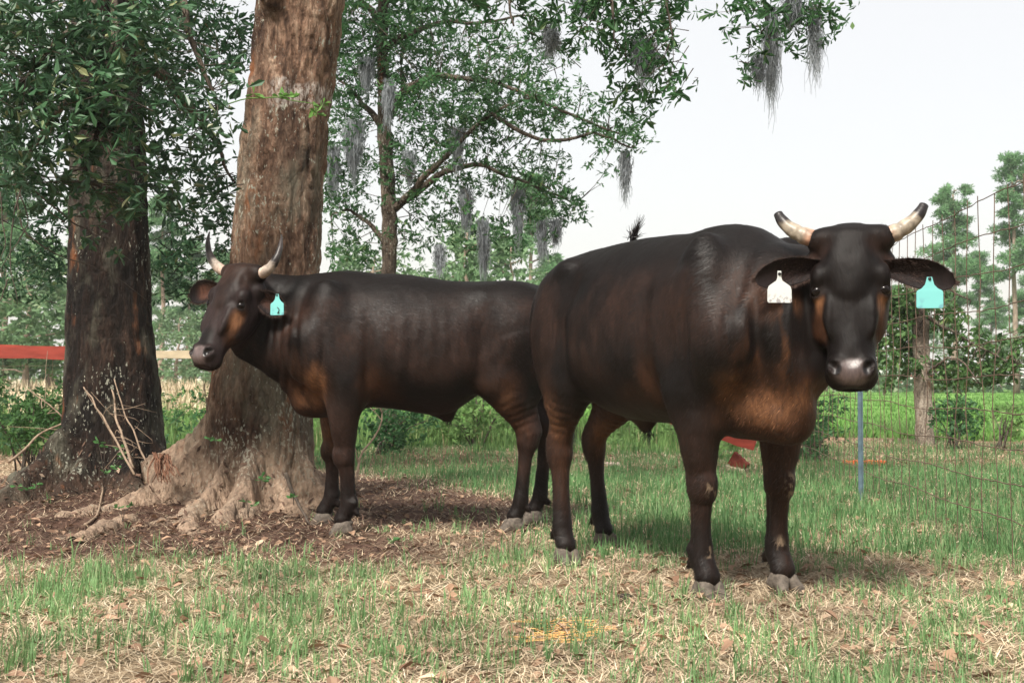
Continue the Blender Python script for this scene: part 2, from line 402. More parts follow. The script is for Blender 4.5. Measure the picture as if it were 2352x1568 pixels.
def gau(p, c, r): return np.exp(-(((p - np.array(c)) / np.array(r)) ** 2).sum(-1))
def sblob(p, c, r, soft=.35):
    d = np.sqrt((((p - np.array(c)) / np.array(r)) ** 2).sum(-1)); return 1 - sstep(1 - soft, 1 + soft, d)

def smooth_prof(S, n=240, sig=.035):
    S = np.array(S, float); S = S[np.argsort(S[:, 0])]
    x = np.linspace(S[0, 0], S[-1, 0], n); dx = x[1] - x[0]
    k = np.arange(-40, 41) * dx; g = np.exp(-k * k / (2 * sig * sig)); g /= g.sum()
    out = [x]
    for i in range(1, S.shape[1]):
        y = np.interp(x, S[:, 0], S[:, i]); out.append(np.convolve(np.pad(y, 40, 'edge'), g, 'valid'))
    return np.stack(out, 1)

def head_basis(n, yawvec):
    n = norm(n); s = np.array(yawvec, float); s = norm(s - n * (s @ n)); f = np.cross(n, s); return n, s, f

def tag_plate(name, top, rightv, kind, parent, Winv, label):
    """ear tag hanging from world point top, its face spanned by rightv and world down"""
    if kind == 'white':   # round-shouldered body on a long thin neck
        half = [(.006, .010), (.0065, -.012), (.010, -.022), (.022, -.030), (.036, -.040), (.040, -.052), (.0405, -.090), (.037, -.094)]
    else:
        half = [(.008, .006), (.011, -.006), (.015, -.020), (.026, -.032), (.041, -.040), (.043, -.046), (.0435, -.094), (.040, -.098)]
    out = half + [(-x, z) for x, z in half[::-1]]
    n = len(out); th = .0011
    v = [(x, -th - .05 * x * x * 8, z) for x, z in out] + [(x, th - .05 * x * x * 8, z) for x, z in out]
    m = len(half); fr = []
    for i in range(m - 1):
        fr.append((i, i + 1, n - 2 - i, n - 1 - i)); fr.append((n + i, 2 * n - 1 - i, 2 * n - 2 - i, n + i + 1))
    for i in range(n):
        j = (i + 1) % n; fr.append((i, n + i, n + j, j))
    o = mesh_obj(name, v, np.array(fr), M_TAGW if kind == 'white' else M_TAGT, parent, smooth=False)
    r = norm(rightv); z = np.array((0, 0, 1.)); z = norm(z - r * (z @ r)); y = np.cross(z, r)
    Mw = Matrix(((r[0], y[0], z[0], top[0]), (r[1], y[1], z[1], top[1]), (r[2], y[2], z[2], top[2]), (0, 0, 0, 1)))
    o.matrix_local = Winv @ Mw
    if label: o['label'] = label
    b = MB(); b.tube([(0, -.006, 0), (0, -.003, 0), (0, .004, 0)], [.004, .0055, .0055], 12)
    b.build('tag_button', M_DARKP, o)
    return o

def make_cow(name, label, cat, F, hv, C):
    F = np.array(F, float); h = norm(hv); l = np.array((-h[1], h[0]))
    root = empty(name, (F[0], F[1], 0), label, cat, rz=math.atan2(h[1], h[0]))
    W = Matrix.Translation((F[0], F[1], 0)) @ Matrix.Rotation(math.atan2(h[1], h[0]), 4, 'Z'); Winv = W.inverted()
    def tl(w): w = np.asarray(w, float); d = w[:2] - F; return np.array((d @ h, d @ l, w[2]))
    def td(w): w = np.asarray(w, float); return np.array((w[:2] @ h, w[:2] @ l, w[2]))
    poll = tl(C['poll']); n, s, f = head_basis(td(C['n']), td(C['s']))
    f = norm(f); HS = C.get('hs', 1.0)
    Rh = np.stack([n, s, f], 1)                     # head coords (t along face, y to its left, x out of face)
    def hp(t, y, x): return poll + Rh @ (np.array((t, y, x)) * HS)
    fld = Field(C['lo'], C['hi'], C.get('res', .0072))
    # --- trunk
    S = smooth_prof(C['trunk'])
    def trunk(X, Y, Z):
        x = X.ravel(); zt, zb, w, zc = [np.interp(x, S[:, 0], S[:, i])[:, None, None] for i in range(1, 5)]
        up = Z > zc; rz = np.where(up, zt - zc, zc - zb); rz = np.maximum(rz, .02); pw = np.where(up, 2.15, 2.3)
        r = ((np.abs(Y) / w) ** pw + (np.abs(Z - zc) / rz) ** pw + 1e-9) ** (1 / pw)
        d = (r - 1) * np.minimum(w, rz) * .85
        return np.maximum(d, np.maximum(X - S[-1, 0], S[0, 0] - X))
    fld.apply(trunk, (S[0, 0], -S[:, 3].max(), S[:, 2].min()), (S[-1, 0], S[:, 3].max(), S[:, 1].max()), .02)
    for c, r, k in C['ells']:
        for sgn in ((1, -1) if c[1] != 0 else (1,)): fld.ell((c[0], c[1] * sgn, c[2]), r, k=k)
    lat = np.array((0, 1., 0))
    # --- legs
    lt = C.get('leg', 1.0); fx = C.get('fx', 0.0); fw = C.get('fw', .2)
    for (fa, fb) in C['front']:
        sg = 1 if fb > 0 else -1
        fld.chain([(.16+fx, sg*.185, .98, .12), (.02+fx+fa*.3, sg*fw, .80, .116), (-.01+fx+(fa-fx)*.4, sg*fw, .70, .096*lt)], .07, (lat, .8))
        q = lambda z: (1 - z / .72)
        A = lambda z, da=0, db=0: (fa * q(z) + da + (fx+.4*(fa-fx)) * (1 - q(z)), fb * q(z) + sg*fw * (1 - q(z)) + db, z)
        fld.chain([(*A(.74, -.02), .098*lt), (*A(.63, .0), .080*lt), (*A(.52, .0), .062*lt), (*A(.455, .002), .053*lt), (*A(.42, .008), .055*lt), (*A(.385, .008), .053*lt),
                   (*A(.345, 0), .041*lt), (*A(.28, -.004), .0365*lt), (*A(.21, -.004), .038*lt), (*A(.165, -.004), .0415*lt), (*A(.14, -.002), .042*lt),
                   (*A(.108, .018), .0385*lt), (*A(.078, .030), .043*lt)], .045, (lat, .92))
        fld.ell(A(.405, .03), (.035, .036, .045), k=.02); fld.ell(A(.17, -.03, sg*.014), (.022, .028, .026), k=.02)
        fld.ell(A(.60, .02, sg*.03), (.05, .045, .13), k=.04)
        for g_ in (1, -1): fld.chain([(*A(.35, -.016, g_*.045), .012), (*A(.27, -.018, g_*.040), .014), (*A(.20, -.018, g_*.043), .012)], .018, cut=True)
        for q2 in (-.022, .022): fld.ell(A(.118, -.042, q2), (.016, .013, .022), k=.008)
    for (fa, fb) in C['hind']:
        sg = 1 if fb > 0 else -1; dz = fa - C['hind0']       # shift of this foot from the neutral stand
        hipx = C['hind0']
        st = (hipx + .185 + dz * .25, sg * .215, .835); hk = (fa - .055, fb * .85 + sg * .02, .50)
        fld.chain([(hipx+.05, sg*.13, 1.15, .13), (hipx+.10+dz*.1, sg*.165, .97, .145), (st[0]-.04, st[1]-sg*.02, st[2]+.02, .115)], .08, (lat, .72))
        fld.chain([(hipx-.05, sg*.12, 1.10, .11), (hipx-.06+dz*.3, sg*.155, .90, .11), ((st[0]+hk[0])/2-.04, (st[1]+hk[1])/2, .70, .085)], .08, (lat, .8))
        L = lambda t, da, z, r: (st[0] + (hk[0] - st[0]) * t + da, st[1] + (hk[1] - st[1]) * t, z, r)
        fld.chain([L(.1, -.03, .77, .105), L(.45, -.02, .68, .083*lt), L(.8, .0, .585, .058*lt), L(1, .0, .52, .050*lt), L(1, .0, .47, .050*lt)], .05, (lat, .78))
        fld.chain([(hipx-.12+dz*.5, sg*.17, .86, .07), L(.8, -.06, .66, .032), L(1, -.045, .55, .024), L(1, -.048, .525, .024)], .05, (lat, .7))  # hamstring tendon to hock point
        B = lambda z, da=0: (hk[0] + (fa - hk[0]) * (.5 - z) / .5 + da, hk[1] + (fb - hk[1]) * (.5 - z) / .5, z)
        fld.chain([(*B(.50, 0), .051*lt), (*B(.455, -.003), .047*lt), (*B(.40, 0), .039*lt), (*B(.32, 0), .034*lt), (*B(.22, 0), .036*lt), (*B(.17, 0), .0415*lt), (*B(.145, 0), .042*lt),
                   (*B(.108, .012), .038*lt), (*B(.078, .024), .042*lt)], .04, (lat, .9))
        for q2 in (-.022, .022): fld.ell((B(.12)[0]-.042, B(.12)[1]+q2, .118), (.016, .013, .022), k=.008)
    # --- neck
    for ch, kk, sq in C['neck']:
        pts = []
        for p in ch:
            if len(p) == 5: pts.append((*hp(*p[1:4]), p[4]))
            else: pts.append(p)
        ax = lat if sq[0] == 'lat' else norm(lat * .5 + s * .5)
        fld.chain(pts, kk, (ax, sq[1]))
    # --- head loft
    HP = smooth_prof([(-.055, .03, -.055, -.075), (-.035, .075, -.036, -.09), (-.015, .096, -.018, -.11), (.01, .104, -.006, -.13), (.05, .110, .004, -.16), (.10, .113, .010, -.20), (.17, .134, .008, -.225), (.21, .136, .004, -.23), (.26, .121, .003, -.225),
                      (.32, .105, .002, -.20), (.38, .090, .002, -.165), (.43, .081, .002, -.145), (.47, .087, -.002, -.135), (.51, .089, -.006, -.13), (.540, .080, -.020, -.122), (.558, .056, -.040, -.106)], sig=.012)
    def head(X, Y, Z):
        px, py, pz = X - poll[0], Y - poll[1], Z - poll[2]
        q = [(px * Rh[0, i] + py * Rh[1, i] + pz * Rh[2, i]) / HS for i in range(3)]
        t = q[0]; w, xf, xb = [np.interp(t, HP[:, 0], HP[:, i]) for i in (1, 2, 3)]
        c = xf * .45 + xb * .55; rx = np.where(q[2] > c, xf - c, c - xb); pw = 2.5
        # narrower towards the jaw
        nb = np.exp(-((t - .345) / .10) ** 2)
        w = w * np.where(q[2] > c, 1 - .32 * nb * np.clip((q[2] - c) / rx, 0, 1) ** 1.3, 1 - .28 * np.clip((c - q[2]) / rx, 0, 1) ** 1.5)
        r = ((np.abs(q[1]) / w) ** pw + (np.abs(q[2] - c) / rx) ** pw + 1e-9) ** (1 / pw)
        d = (r - 1) * np.minimum(w, rx) * .9
        return np.maximum(d, np.maximum(t - .562, -.052 - t)).astype(np.float32) * HS
    cs = np.array([hp(t, y, x) for t in (-.05, .58) for y in (-.14, .14) for x in (-.25, .04)])
    fld.apply(head, cs.min(0), cs.max(0), .05)
    E = lambda c, r, k, cut=False: fld.ell(hp(*c), np.array(r) * HS, Rh, k, cut)
    for sg in (1, -1):
        E((.160, sg*.112, -.026), (.045, .026, .032), .03)             # brow
        E((.215, sg*.114, -.046), (.034, .026, .030), .015)            # eye swelling
        E((.26, sg*.090, -.12), (.11, .032, .075), .04)                # cheek muscle
        E((.30, sg*.070, -.018), (.085, .022, .022), .03)              # facial ridge
        E((.012, sg*.108, -.050), (.042, .045, .042), .035)               # horn root
        E((.085, sg*.115, -.105), (.04, .04, .045), .03)               # ear root
        E((.495, sg*.052, -.020), (.036, .030, .030), .02)             # nostril wing
        E((.52, sg*.045, -.085), (.04, .04, .035), .02)                # lips
    E((.005, 0, -.045), (.040, .125, .055), .03)                       # poll
    E((.12, 0, -.004), (.08, .06, .020), .06)
    E((.515, 0, -.030), (.040, .055, .030), .02)                       # nose plate
    E((.522, 0, -.106), (.040, .048, .028), .012)                       # lower lip
    for sg in (1, -1):
        E((.505, sg*.055, .006), (.024, .0155, .024), .006, True)      # nostril
        E((.488, sg*.070, -.006), (.016, .009, .018), .007, True)
        E((.532, sg*.036, -.088), (.05, .045, .0045), .006, True)      # mouth line
        E((.213, sg*.134, -.018), (.018, .020, .018), .010, True)     # eye opening
    for c, r, k in C.get('extra', []): fld.ell(c, r, k=k)
    fld.F[:, :, :][..., 0] = 1
    v, fc = fld.mesh(); v = relax(v, fc, 2)
    nr = vnormals(v, fc)
    hc = ((v - poll) @ Rh) / HS
    hm = sblob(hc, (.27, 0, -.08), (.36, .17, .17), .18)   # 1 on the head
    body = 1 - hm; up = sstep(.5, .8, v[:, 2])
    d = fbm(v * (4, 4, 3.2), 3, 2) * .012 * body * (.3 + .7 * up)
    d += C['folds'](v, hc) if 'folds' in C else 0
    d += fbm(v * 26, 5, 2) * .0016
    d += fbm(v * (11, 11, 9), 8, 2) * .0022 * body * up
    for c, r, a in C.get('dents', []): d -= a * gau(v, c, r)
    hab = np.stack([hc[:, 0], np.abs(hc[:, 1]), hc[:, 2]], -1)
    d -= .007 * gau(hab, (.31, .060, -.012), (.09, .014, .03)) + .006 * gau(hab, (.19, .072, -.012), (.04, .016, .03)) - .004 * gau(hab, (.24, .0, .006), (.05, .03, .03)) + .006 * gau(hab, (.245, .105, -.045), (.012, .02, .02))
    d += .004 * gau(hab, (.183, .105, -.040), (.012, .03, .03)) - .005 * gau(hab, (.10, .0, .01), (.03, .03, .03))
    v = v + nr * d[:, None]
    # --- coat colour and painted flank sheen
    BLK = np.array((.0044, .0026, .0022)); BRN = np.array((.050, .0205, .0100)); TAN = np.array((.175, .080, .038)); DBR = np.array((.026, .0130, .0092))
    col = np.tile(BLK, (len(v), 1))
    def mixin(c, m): 
        nonlocal col
        m = np.clip(m, 0, 1)[:, None]; col = col * (1 - m) + np.array(c) * m
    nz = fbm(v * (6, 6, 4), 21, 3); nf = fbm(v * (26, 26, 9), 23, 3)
    mixin(DBR, .9 * sstep(-.35, .45, nz + .2 * nf) * body * sstep(.72, .9, v[:, 2]) * (1 - sstep(1.12, 1.27, v[:, 2])))  # brown-grey flank patches that also carry the coat's sheen as painted colour
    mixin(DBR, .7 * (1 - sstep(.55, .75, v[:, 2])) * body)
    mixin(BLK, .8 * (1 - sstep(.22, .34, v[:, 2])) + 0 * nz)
    for c, r, kcol, a in C['patches']:
        rr = np.array(r); m = sblob(v + nz[:, None] * .06 + nf[:, None] * .02, c, rr, .6) * abs(a) * (.85 + .25 * nf)
        if a < 0: m = m * sstep(-.1, .45, vnoise(v * (38, 38, 3.5), 12))
        mixin({'b': BRN, 't': TAN, 'd': DBR, 'k': BLK}[kcol], m * body)
    hn = fbm(hc * 14, 31, 3); hz = hc + hn[:, None] * .012; ay = np.abs(hc[:, 1]); ha = np.stack([hz[:, 0], np.abs(hz[:, 1]), hz[:, 2]], -1)
    mixin(C.get('face', BLK), hm * .9)
    for c, r, kcol, a in C['hpatches']: mixin({'b': BRN, 't': TAN, 'd': DBR, 'k': BLK}[kcol], sblob(ha, c, r, .5) * a)
    mixin((.012, .008, .007), sblob(ha, (.213, .128, -.028), (.030, .040, .026), .3))
    NOSE = np.array((.078, .056, .053))
    ns = C.get('nose', 1.0); mixin(NOSE * .3 * ns, sblob(ha, (.512, 0, -.022), (.050, .082, .050), .2) * hm); wet = sblob(ha, (.512, 0, -.022), (.046, .064, .052), .15) * hm; mixin(NOSE * .85 * ns, wet)
    mixin((.006, .004, .004), sblob(ha, (.505, .055, .000), (.026, .0165, .026), .2))
    mixin((.006, .004, .004), sblob(ha, (.488, .070, -.004), (.017, .011, .022), .3))
    mixin((.02, .014, .013), sblob(ha, (.545, 0, -.086), (.05, .07, .005), .4))
    for c, r, a in C.get('mud', []):
        mm = sblob(v, c, r, .3) * (fbm(v * 60, 77, 2) > .12) * a; mixin((.26, .19, .13), mm)
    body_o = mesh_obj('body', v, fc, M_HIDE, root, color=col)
    wa = body_o.data.attributes.new('wet', 'FLOAT', 'POINT'); wa.data.foreach_set('value', wet.astype(np.float32))
    # --- short coat hair lying along the hide
    rgh = rnd(77); tri = rgh.integers(0, len(fc), C.get('nhair', 150000)); tri = tri[wet[fc[tri, 0]] < .3]; w4 = rgh.dirichlet((1, 1, 1, 1), len(tri))
    hp0 = (v[fc[tri]] * w4[..., None]).sum(1); hn0 = vnormals(v, fc)[fc[tri, 0]]; hcol = col[fc[tri, 0]] * rgh.uniform(.25, .8, (len(tri), 1)) * (1 + .9 * (rgh.random((len(tri), 1)) < .3)); hmk = hm[fc[tri, 0]][:, None]
    flow = np.array((-.75, 0, -.65)) * (1 - hmk) + n * hmk + .35 * np.stack([vnoise(hp0 * 5, q) for q in (1, 2, 3)], -1) + rgh.normal(0, .15, hp0.shape)
    ht = norm(flow - hn0 * (flow * hn0).sum(1)[:, None]); hs_ = np.cross(ht, hn0); tf = (rgh.random((len(tri), 1)) < .18) * (1 - hmk); Lh = rgh.uniform(.007, .017, (len(tri), 1)) * (1 - .4 * hmk) * (1 + 1.1 * tf); wh = rgh.uniform(.0005, .0012, (len(tri), 1)) * (1 + .9 * tf); hcol = hcol * (1 + .8 * tf * rgh.random((len(tri), 1)))
    hb = hp0 - hn0 * .0006; tv = np.stack([hb - hs_ * wh, hb + hs_ * wh, hb + ht * Lh + hn0 * Lh * rgh.uniform(.02, .10, (len(tri), 1))], 1).reshape(-1, 3)
    mesh_obj('coat_hair', tv, np.arange(len(tv)).reshape(-1, 3), M_COAT, body_o, color=np.repeat(hcol, 3, 0))['kind'] = 'stuff'
    # --- eyes
    for sg in (1, -1):
        c = hp(.213, sg*.114, -.034); r = .0235 * HS
        th = np.linspace(0, math.pi, 13); ph = np.linspace(0, 2*math.pi, 25)[:-1]
        T, Pp = np.meshgrid(th, ph, indexing='ij'); vv = np.stack([np.sin(T)*np.cos(Pp), np.sin(T)*np.sin(Pp), np.cos(T)], -1).reshape(-1, 3) * r + c
        i = np.arange(12)[:, None]*24; j = np.arange(24)[None]; ff = np.stack([i+j, i+24+j, i+24+(j+1) % 24, i+(j+1) % 24], -1).reshape(-1, 4)
        mesh_obj('eye', vv, ff, M_EYE, root)
    # --- horns
    for sg, pts in zip((1, -1), C['horns']):
        P0 = np.array([hp(*p[:3]) for p in pts]); rr = np.array([p[3] for p in pts]) * HS
        tt = np.linspace(0, 1, 34); ti = np.linspace(0, 1, len(pts))
        from numpy.polynomial import polynomial as PN
        deg = min(3, len(pts) - 1)
        cur = np.stack([np.polyval(np.polyfit(ti, P0[:, i], deg), tt) for i in range(3)], -1)
        rad = np.interp(tt, ti, rr) * (1 + .03 * np.sin(tt * 40) * (tt < .6)) * (1 + .04 * np.sin(tt * 23 + 1))
        mb = MB(); mb.tube(cur, rad, 18)
        base, mid, tip = C['horncol']
        hvx = np.concatenate(mb.v); tv = np.concatenate([np.repeat(tt, 18), [0, 1]])
        tv = tv + .16 * fbm(hvx * 30, 4, 3)
        cc = np.where((tv < .28)[:, None], np.array(base), np.array(mid)); w1 = sstep(.12, .42, tv)[:, None]; cc = np.array(base) * (1 - w1) + np.array(mid) * w1
        w2 = sstep(C['tipat'] - .05, C['tipat'] + .07, tv)[:, None]; cc = cc * (1 - w2) + np.array(tip) * w2
        if C.get('blunt'): cc[-1] = (.20, .17, .14)
        mesh_obj('horn', hvx, [np.concatenate(mb.f[4]), np.concatenate(mb.f[3])], M_HORN, root, color=cc)
    # --- ears
    rg = rnd(5)
    for (b0, tipv, openv, Lw, Wd) in C['ears']:
        b0 = hp(*b0); e = norm(Rh @ np.array(tipv)); op = np.array(openv, float); op = norm(Rh @ op); op = norm(op - e * (op @ e)); sd_ = np.cross(e, op)
        nu, nvv = 22, 17; uu = np.linspace(0, 1, nu); vvv = np.linspace(-1, 1, nvv)
        U, V = np.meshgrid(uu, vvv, indexing='ij')
        wprof = np.interp(U, [0, .12, .3, .5, .7, .85, .95, 1], [.50, .62, .86, 1.0, .98, .78, .48, .12])
        cup = np.interp(U, [0, .2, .6, 1], [1.5, 1.15, .62, .2])
        ang = V * cup * 1.15
        rad_ = Wd * wprof / 2 / np.maximum(np.sin(np.minimum(cup * 1.15, 1.57)), .15)
        yy = np.sin(ang) * rad_; xx = -np.cos(ang) * rad_ + rad_ * np.cos(cup * 1.15 * .0)
        base = b0 + e * 0
        def surf(off): return b0 + (U[..., None] * Lw) * e + yy[..., None] * sd_ + (xx[..., None] * -1 * -1 + off[..., None]) * op + (U[..., None] ** 2) * Lw * -.10 * np.array((0, 0, 1))
        th_ = .006 * (1 - .75 * np.abs(V) ** 4) * (1.2 - U)
        fr, bk = surf(-xx * 0 + 0 * th_), surf(-.006 - th_)
        vv = np.concatenate([fr.reshape(-1, 3), bk.reshape(-1, 3)]); K = nu * nvv
        i = np.arange(nu-1)[:, None]*nvv; j = np.arange(nvv-1)[None]
        q = np.stack([i+j, i+nvv+j, i+nvv+j+1, i+j+1], -1).reshape(-1, 4)
        bd = [k for k in range(nvv)] ; ring = [0*nvv+k for k in range(nvv)] + [k*nvv+nvv-1 for k in range(1, nu)] + [(nu-1)*nvv+k for k in range(nvv-2, -1, -1)] + [k*nvv for k in range(nu-2, 0, -1)]
        ring = np.array(ring); r2 = np.roll(ring, -1); rim = np.stack([ring, r2, r2+K, ring+K], -1)
        ec = np.tile(np.array((.013, .009, .009)), (len(vv), 1)); inn = (1 - sstep(.35, .8, np.abs(V))) * (1 - sstep(.55, .85, U)); inn = inn.reshape(-1)
        kk = C['inear'][1] * (1 if tipv[1] < 0 else .45); ec[:K] = ec[:K] * (1 - inn[:, None] * kk) + np.array(C['inear'][0]) * inn[:, None] * kk
        eo = mesh_obj('ear', vv, [q, q[:, ::-1] + K, rim], M_HIDE, root, color=ec)
        # fuzz round the rim and inside
        mb = MB(); rimp = fr.reshape(-1, 3)[ring]; cen = b0 + e * Lw * .5
        for _ in range(900):
            k = rg.integers(nvv, len(ring) - 1); p = rimp[k] + (rimp[(k+1) % len(ring)] - rimp[k]) * rg.random()
            d0 = norm(norm(p - cen) * 1.0 + e * .5 + rg.normal(0, .35, 3)); L0 = rg.uniform(.008, .020)
            sdv = norm(np.cross(d0, rg.normal(0, 1, 3))) * .0006
            mb.add([p - sdv, p + sdv, p + d0 * L0 + np.array((0, 0, -.002))], np.array([(0, 1, 2)]))
        for _ in range(500):
            a0 = rg.uniform(.05, .6); c0 = rg.uniform(-.8, .8); k = int(a0 * (nu-1)) * nvv + int((c0 + 1) / 2 * (nvv - 1)); p = fr.reshape(-1, 3)[k] + rg.normal(0, .003, 3)
            d0 = norm(op * .8 + e * .9 + rg.normal(0, .3, 3)); L0 = rg.uniform(.012, .028); sdv = norm(np.cross(d0, rg.normal(0, 1, 3))) * .0005
            mb.add([p - sdv, p + sdv, p + d0 * L0], np.array([(0, 1, 2)]))
        mb.build('ear_hair', M_FUZZ, eo, smooth=False)
    # --- hooves
    for (fa, fb, fr_) in [(a, b, 1) for a, b in C['front']] + [(a, b, 0) for a, b in C['hind']]:
        x0 = fa + (.037 if fr_ else .028); hf_ = Field((x0 - .10, fb - .09, -.02), (x0 + .14, fb + .09, .10), .005)
        for sg in (1, -1):
            sp = C.get('spread', {}).get((fa, fb), 0)
            dirx = np.array((1, sg * (.10 + sp), 0)); y0 = fb + sg * .0225
            hf_.chain([(x0 - .030, y0, .024, .030), (x0 + .014, y0, .032, .032), (x0 + .040 * dirx[0], y0 + .045 * dirx[1], .008, .024)], .006, (lat, .9))
            hf_.chain([(x0 - .016, y0, .052, .028), (x0 + .006, y0, .042, .031)], .012, (lat, .86))
        hf_.ell((x0 - .02, fb, .062), (.040, .030, .020), k=.01)
        zz = hf_.lo[2] + np.arange(hf_.n[2]) * hf_.res; hf_.F[:, :, zz < -.004] = 1.0
        hv_, hq = hf_.mesh(); hv_ = relax(hv_, hq, 1)
        mesh_obj('hoof', hv_, hq, M_HOOF, root)
    # --- hair tuft on the poll
    mb = MB()
    for _ in range(C.get('tuft', 300)):
        t0, y0 = rg.normal(.045, .025), rg.normal(0, .022); p = hp(t0, y0, -.002); d0 = norm(Rh @ np.array((.6 + rg.normal(0, .5), rg.normal(0, .5), .55 + rg.normal(0, .2))))
        L0 = rg.uniform(.010, .024); sdv = norm(np.cross(d0, rg.normal(0, 1, 3))) * .0008; m_ = p + d0 * L0 * .6; tp = p + d0 * L0 + Rh @ np.array((.008, 0, -.006))
        mb.add([p - sdv, p + sdv, m_ + sdv * .7, m_ - sdv * .7, tp], [np.array([(0, 1, 2, 3)]), np.array([(3, 2, 4)])])
    mb.build('poll_hair', M_HAIR, root, smooth=False)
    return dict(root=root, hp=hp, tl=tl, W=W, Winv=Winv, Rh=Rh)

def strands(mb, rg, base, dirv, n, L, spread, w=.0012, curl=.3, segs=6):
    for _ in range(n):
        p = np.array(base) + rg.normal(0, spread, 3) * .3; d0 = norm(np.array(dirv) + rg.normal(0, curl, 3)); l0 = L * rg.uniform(.5, 1.0)
        pts = [p]
        for i in range(segs):
            d0 = norm(d0 + rg.normal(0, curl * .45, 3)); p = p + d0 * l0 / segs; pts.append(p)
        pts = np.array(pts); sdv = norm(np.cross(d0, rg.normal(0, 1, 3)))
        ww = w * np.linspace(1, .25, len(pts))[:, None]
        v = np.concatenate([pts - sdv * ww, pts + sdv * ww]); m = len(pts); i = np.arange(m - 1)
        mb.add(v, np.stack([i, i + 1, m + i + 1, m + i], -1))

def build_bull():
    hv = (.47, -.88)
    C = dict(
        lo=(-1.60, -.50, .03), hi=(.98, .50, 1.52), poll=P(1951, 531, 4.14), n=(-.06, -.24, -.95), s=(.963, -.268, 0), hs=.955,
        # a, top, bottom, half width, level of the widest
        trunk=[(.36, 1.02, .76, .06, .88), (.30, 1.12, .69, .10, .90), (.20, 1.24, .635, .17, .93), (.08, 1.32, .61, .25, .94), (-.08, 1.345, .62, .305, .95), (-.30, 1.372, .63, .318, .93), (-.60, 1.385, .65, .33, .93),
               (-.80, 1.378, .68, .31, .95), (-.95, 1.37, .74, .285, 1.0), (-1.08, 1.36, .80, .25, 1.06), (-1.18, 1.32, .86, .215, 1.08), (-1.26, 1.25, .92, .16, 1.08), (-1.31, 1.18, .99, .09, 1.08)],
        ells=[((.06, .20, 1.06), (.13, .10, .27), .08), ((.16, .19, .92), (.13, .10, .15), .07), ((-.08, .0, 1.27), (.20, .09, .085), .08), ((-.90, .205, 1.265), (.07, .05, .05), .045), ((.17, .205, .86), (.075, .055, .10), .03), ((-.05, .235, .89), (.10, .045, .15), .04), ((-.98, .215, .93), (.13, .06, .20), .05),
              ((-1.02, .16, 1.04), (.19, .115, .24), .08), ((.22, 0, .78), (.14, .09, .14), .06), ((.265, -.01, .665), (.09, .042, .08), .05), ((.12, 0, .67), (.22, .13, .10), .07),
              ((-1.25, .09, 1.18), (.06, .05, .08), .06), ((-.45, 0, .74), (.35, .22, .10), .08), ((-.66, 0, .67), (.09, .05, .05), .05)],
        front=[(0, -.175), (0, .175)], hind=[(-.94, -.213), (-1.30, .216)], hind0=-1.05, leg=1.12, fw=.188,
        nhair=420000, neck=[([(-.02, 0, 1.11, .225), (.20, 0, 1.09, .20), ('h', .11, 0, -.30, .15), ('h', .11, 0, -.17, .115)], .09, ('mix', .80)),
              ([(.08, 0, .95, .235), (.24, 0, .93, .18), ('h', .22, 0, -.32, .125), ('h', .20, 0, -.20, .10)], .08, ('mix', .68)),
              ([('h', .34, 0, -.19, .045), ('h', .36, 0, -.30, .05), (.36, -.02, .80, .07), (.32, 0, .66, .055)], .07, ('mix', .55))],
        extra=[((-.62, 0, .62), (.04, .03, .05), .04), ((.33, -.035, .650), (.024, .018, .055), .02), ((.30, -.075, .655), (.020, .016, .045), .02)],
        patches=[((.30, -.03, .70), (.21, .22, .12), 'b', .95), ((.31, -.12, .705), (.11, .11, .06), 't', .65), ((.36, -.15, .94), (.13, .10, .24), 'b', -.95), ((.40, -.12, .92), (.08, .06, .16), 't', -.5), ((.22, -.21, .73), (.07, .08, .08), 't', .6),
                 ((-.20, -.33, .76), (.06, .12, .12), 'b', .6), ((-.30, -.33, .70), (.16, .12, .06), 'b', .35), ((-.95, -.2, .69), (.09, .12, .14), 'b', .9), ((-.92, -.22, .52), (.10, .10, .10), 'b', .5), ((-1.2, .22, .60), (.2, .12, .16), 'b', .75),
                 ((-.94, -.2, .35), (.07, .09, .12), 'b', .35), ((-.93, -.23, .66), (.05, .06, .09), 't', .55), ((-1.20, .22, .56), (.10, .08, .10), 't', .45), ((.0, .13, .52), (.05, .05, .14), 'b', .6), ((.06, .18, .5), (.08, .12, .22), 'b', .45), ((.10, .18, .25), (.06, .12, .14), 'b', .3), ((-.1, -.38, 1.0), (.5, .15, .12), 'd', .5)],
        hpatches=[((.270, .106, -.034), (.045, .026, .026), 't', .85), ((.33, .098, -.075), (.07, .03, .045), 'b', .9), ((.12, .13, -.07), (.06, .04, .05), 'd', .8), ((.05, .10, -.02), (.05, .05, .05), 'd', .5)],
        horns=[[(.012, .100, -.055, .033), (-.002, .145, -.050, .032), (-.024, .190, -.045, .028), (-.058, .228, -.045, .0235), (-.108, .258, -.05, .0175)],
               [(.012, -.100, -.055, .033), (-.002, -.145, -.050, .032), (-.022, -.188, -.045, .028), (-.052, -.224, -.045, .0235), (-.098, -.252, -.05, .0175)]],
        horncol=((.33, .18, .12), (.30, .255, .20), (.016, .013, .013)), tipat=.70, blunt=True,
        ears=[((.105, .115, -.09), (.16, .98, -.02), (.45, .0, .86), .235, .102), ((.11, -.112, -.05), (.22, -.88, .40), (.45, .30, .80), .230, .100)],
        inear=((.03, .015, .012), .4), tuft=260,
        mud=[((.06, -.18, .40), (.03, .025, .035), .5), ((.05, .19, .40), (.05, .03, .045), .8), ((.04, -.18, .17), (.03, .015, .03), .4), ((.05, .16, .17), (.03, .015, .04), .5)],
        spread={(0, .175): .25},
    )
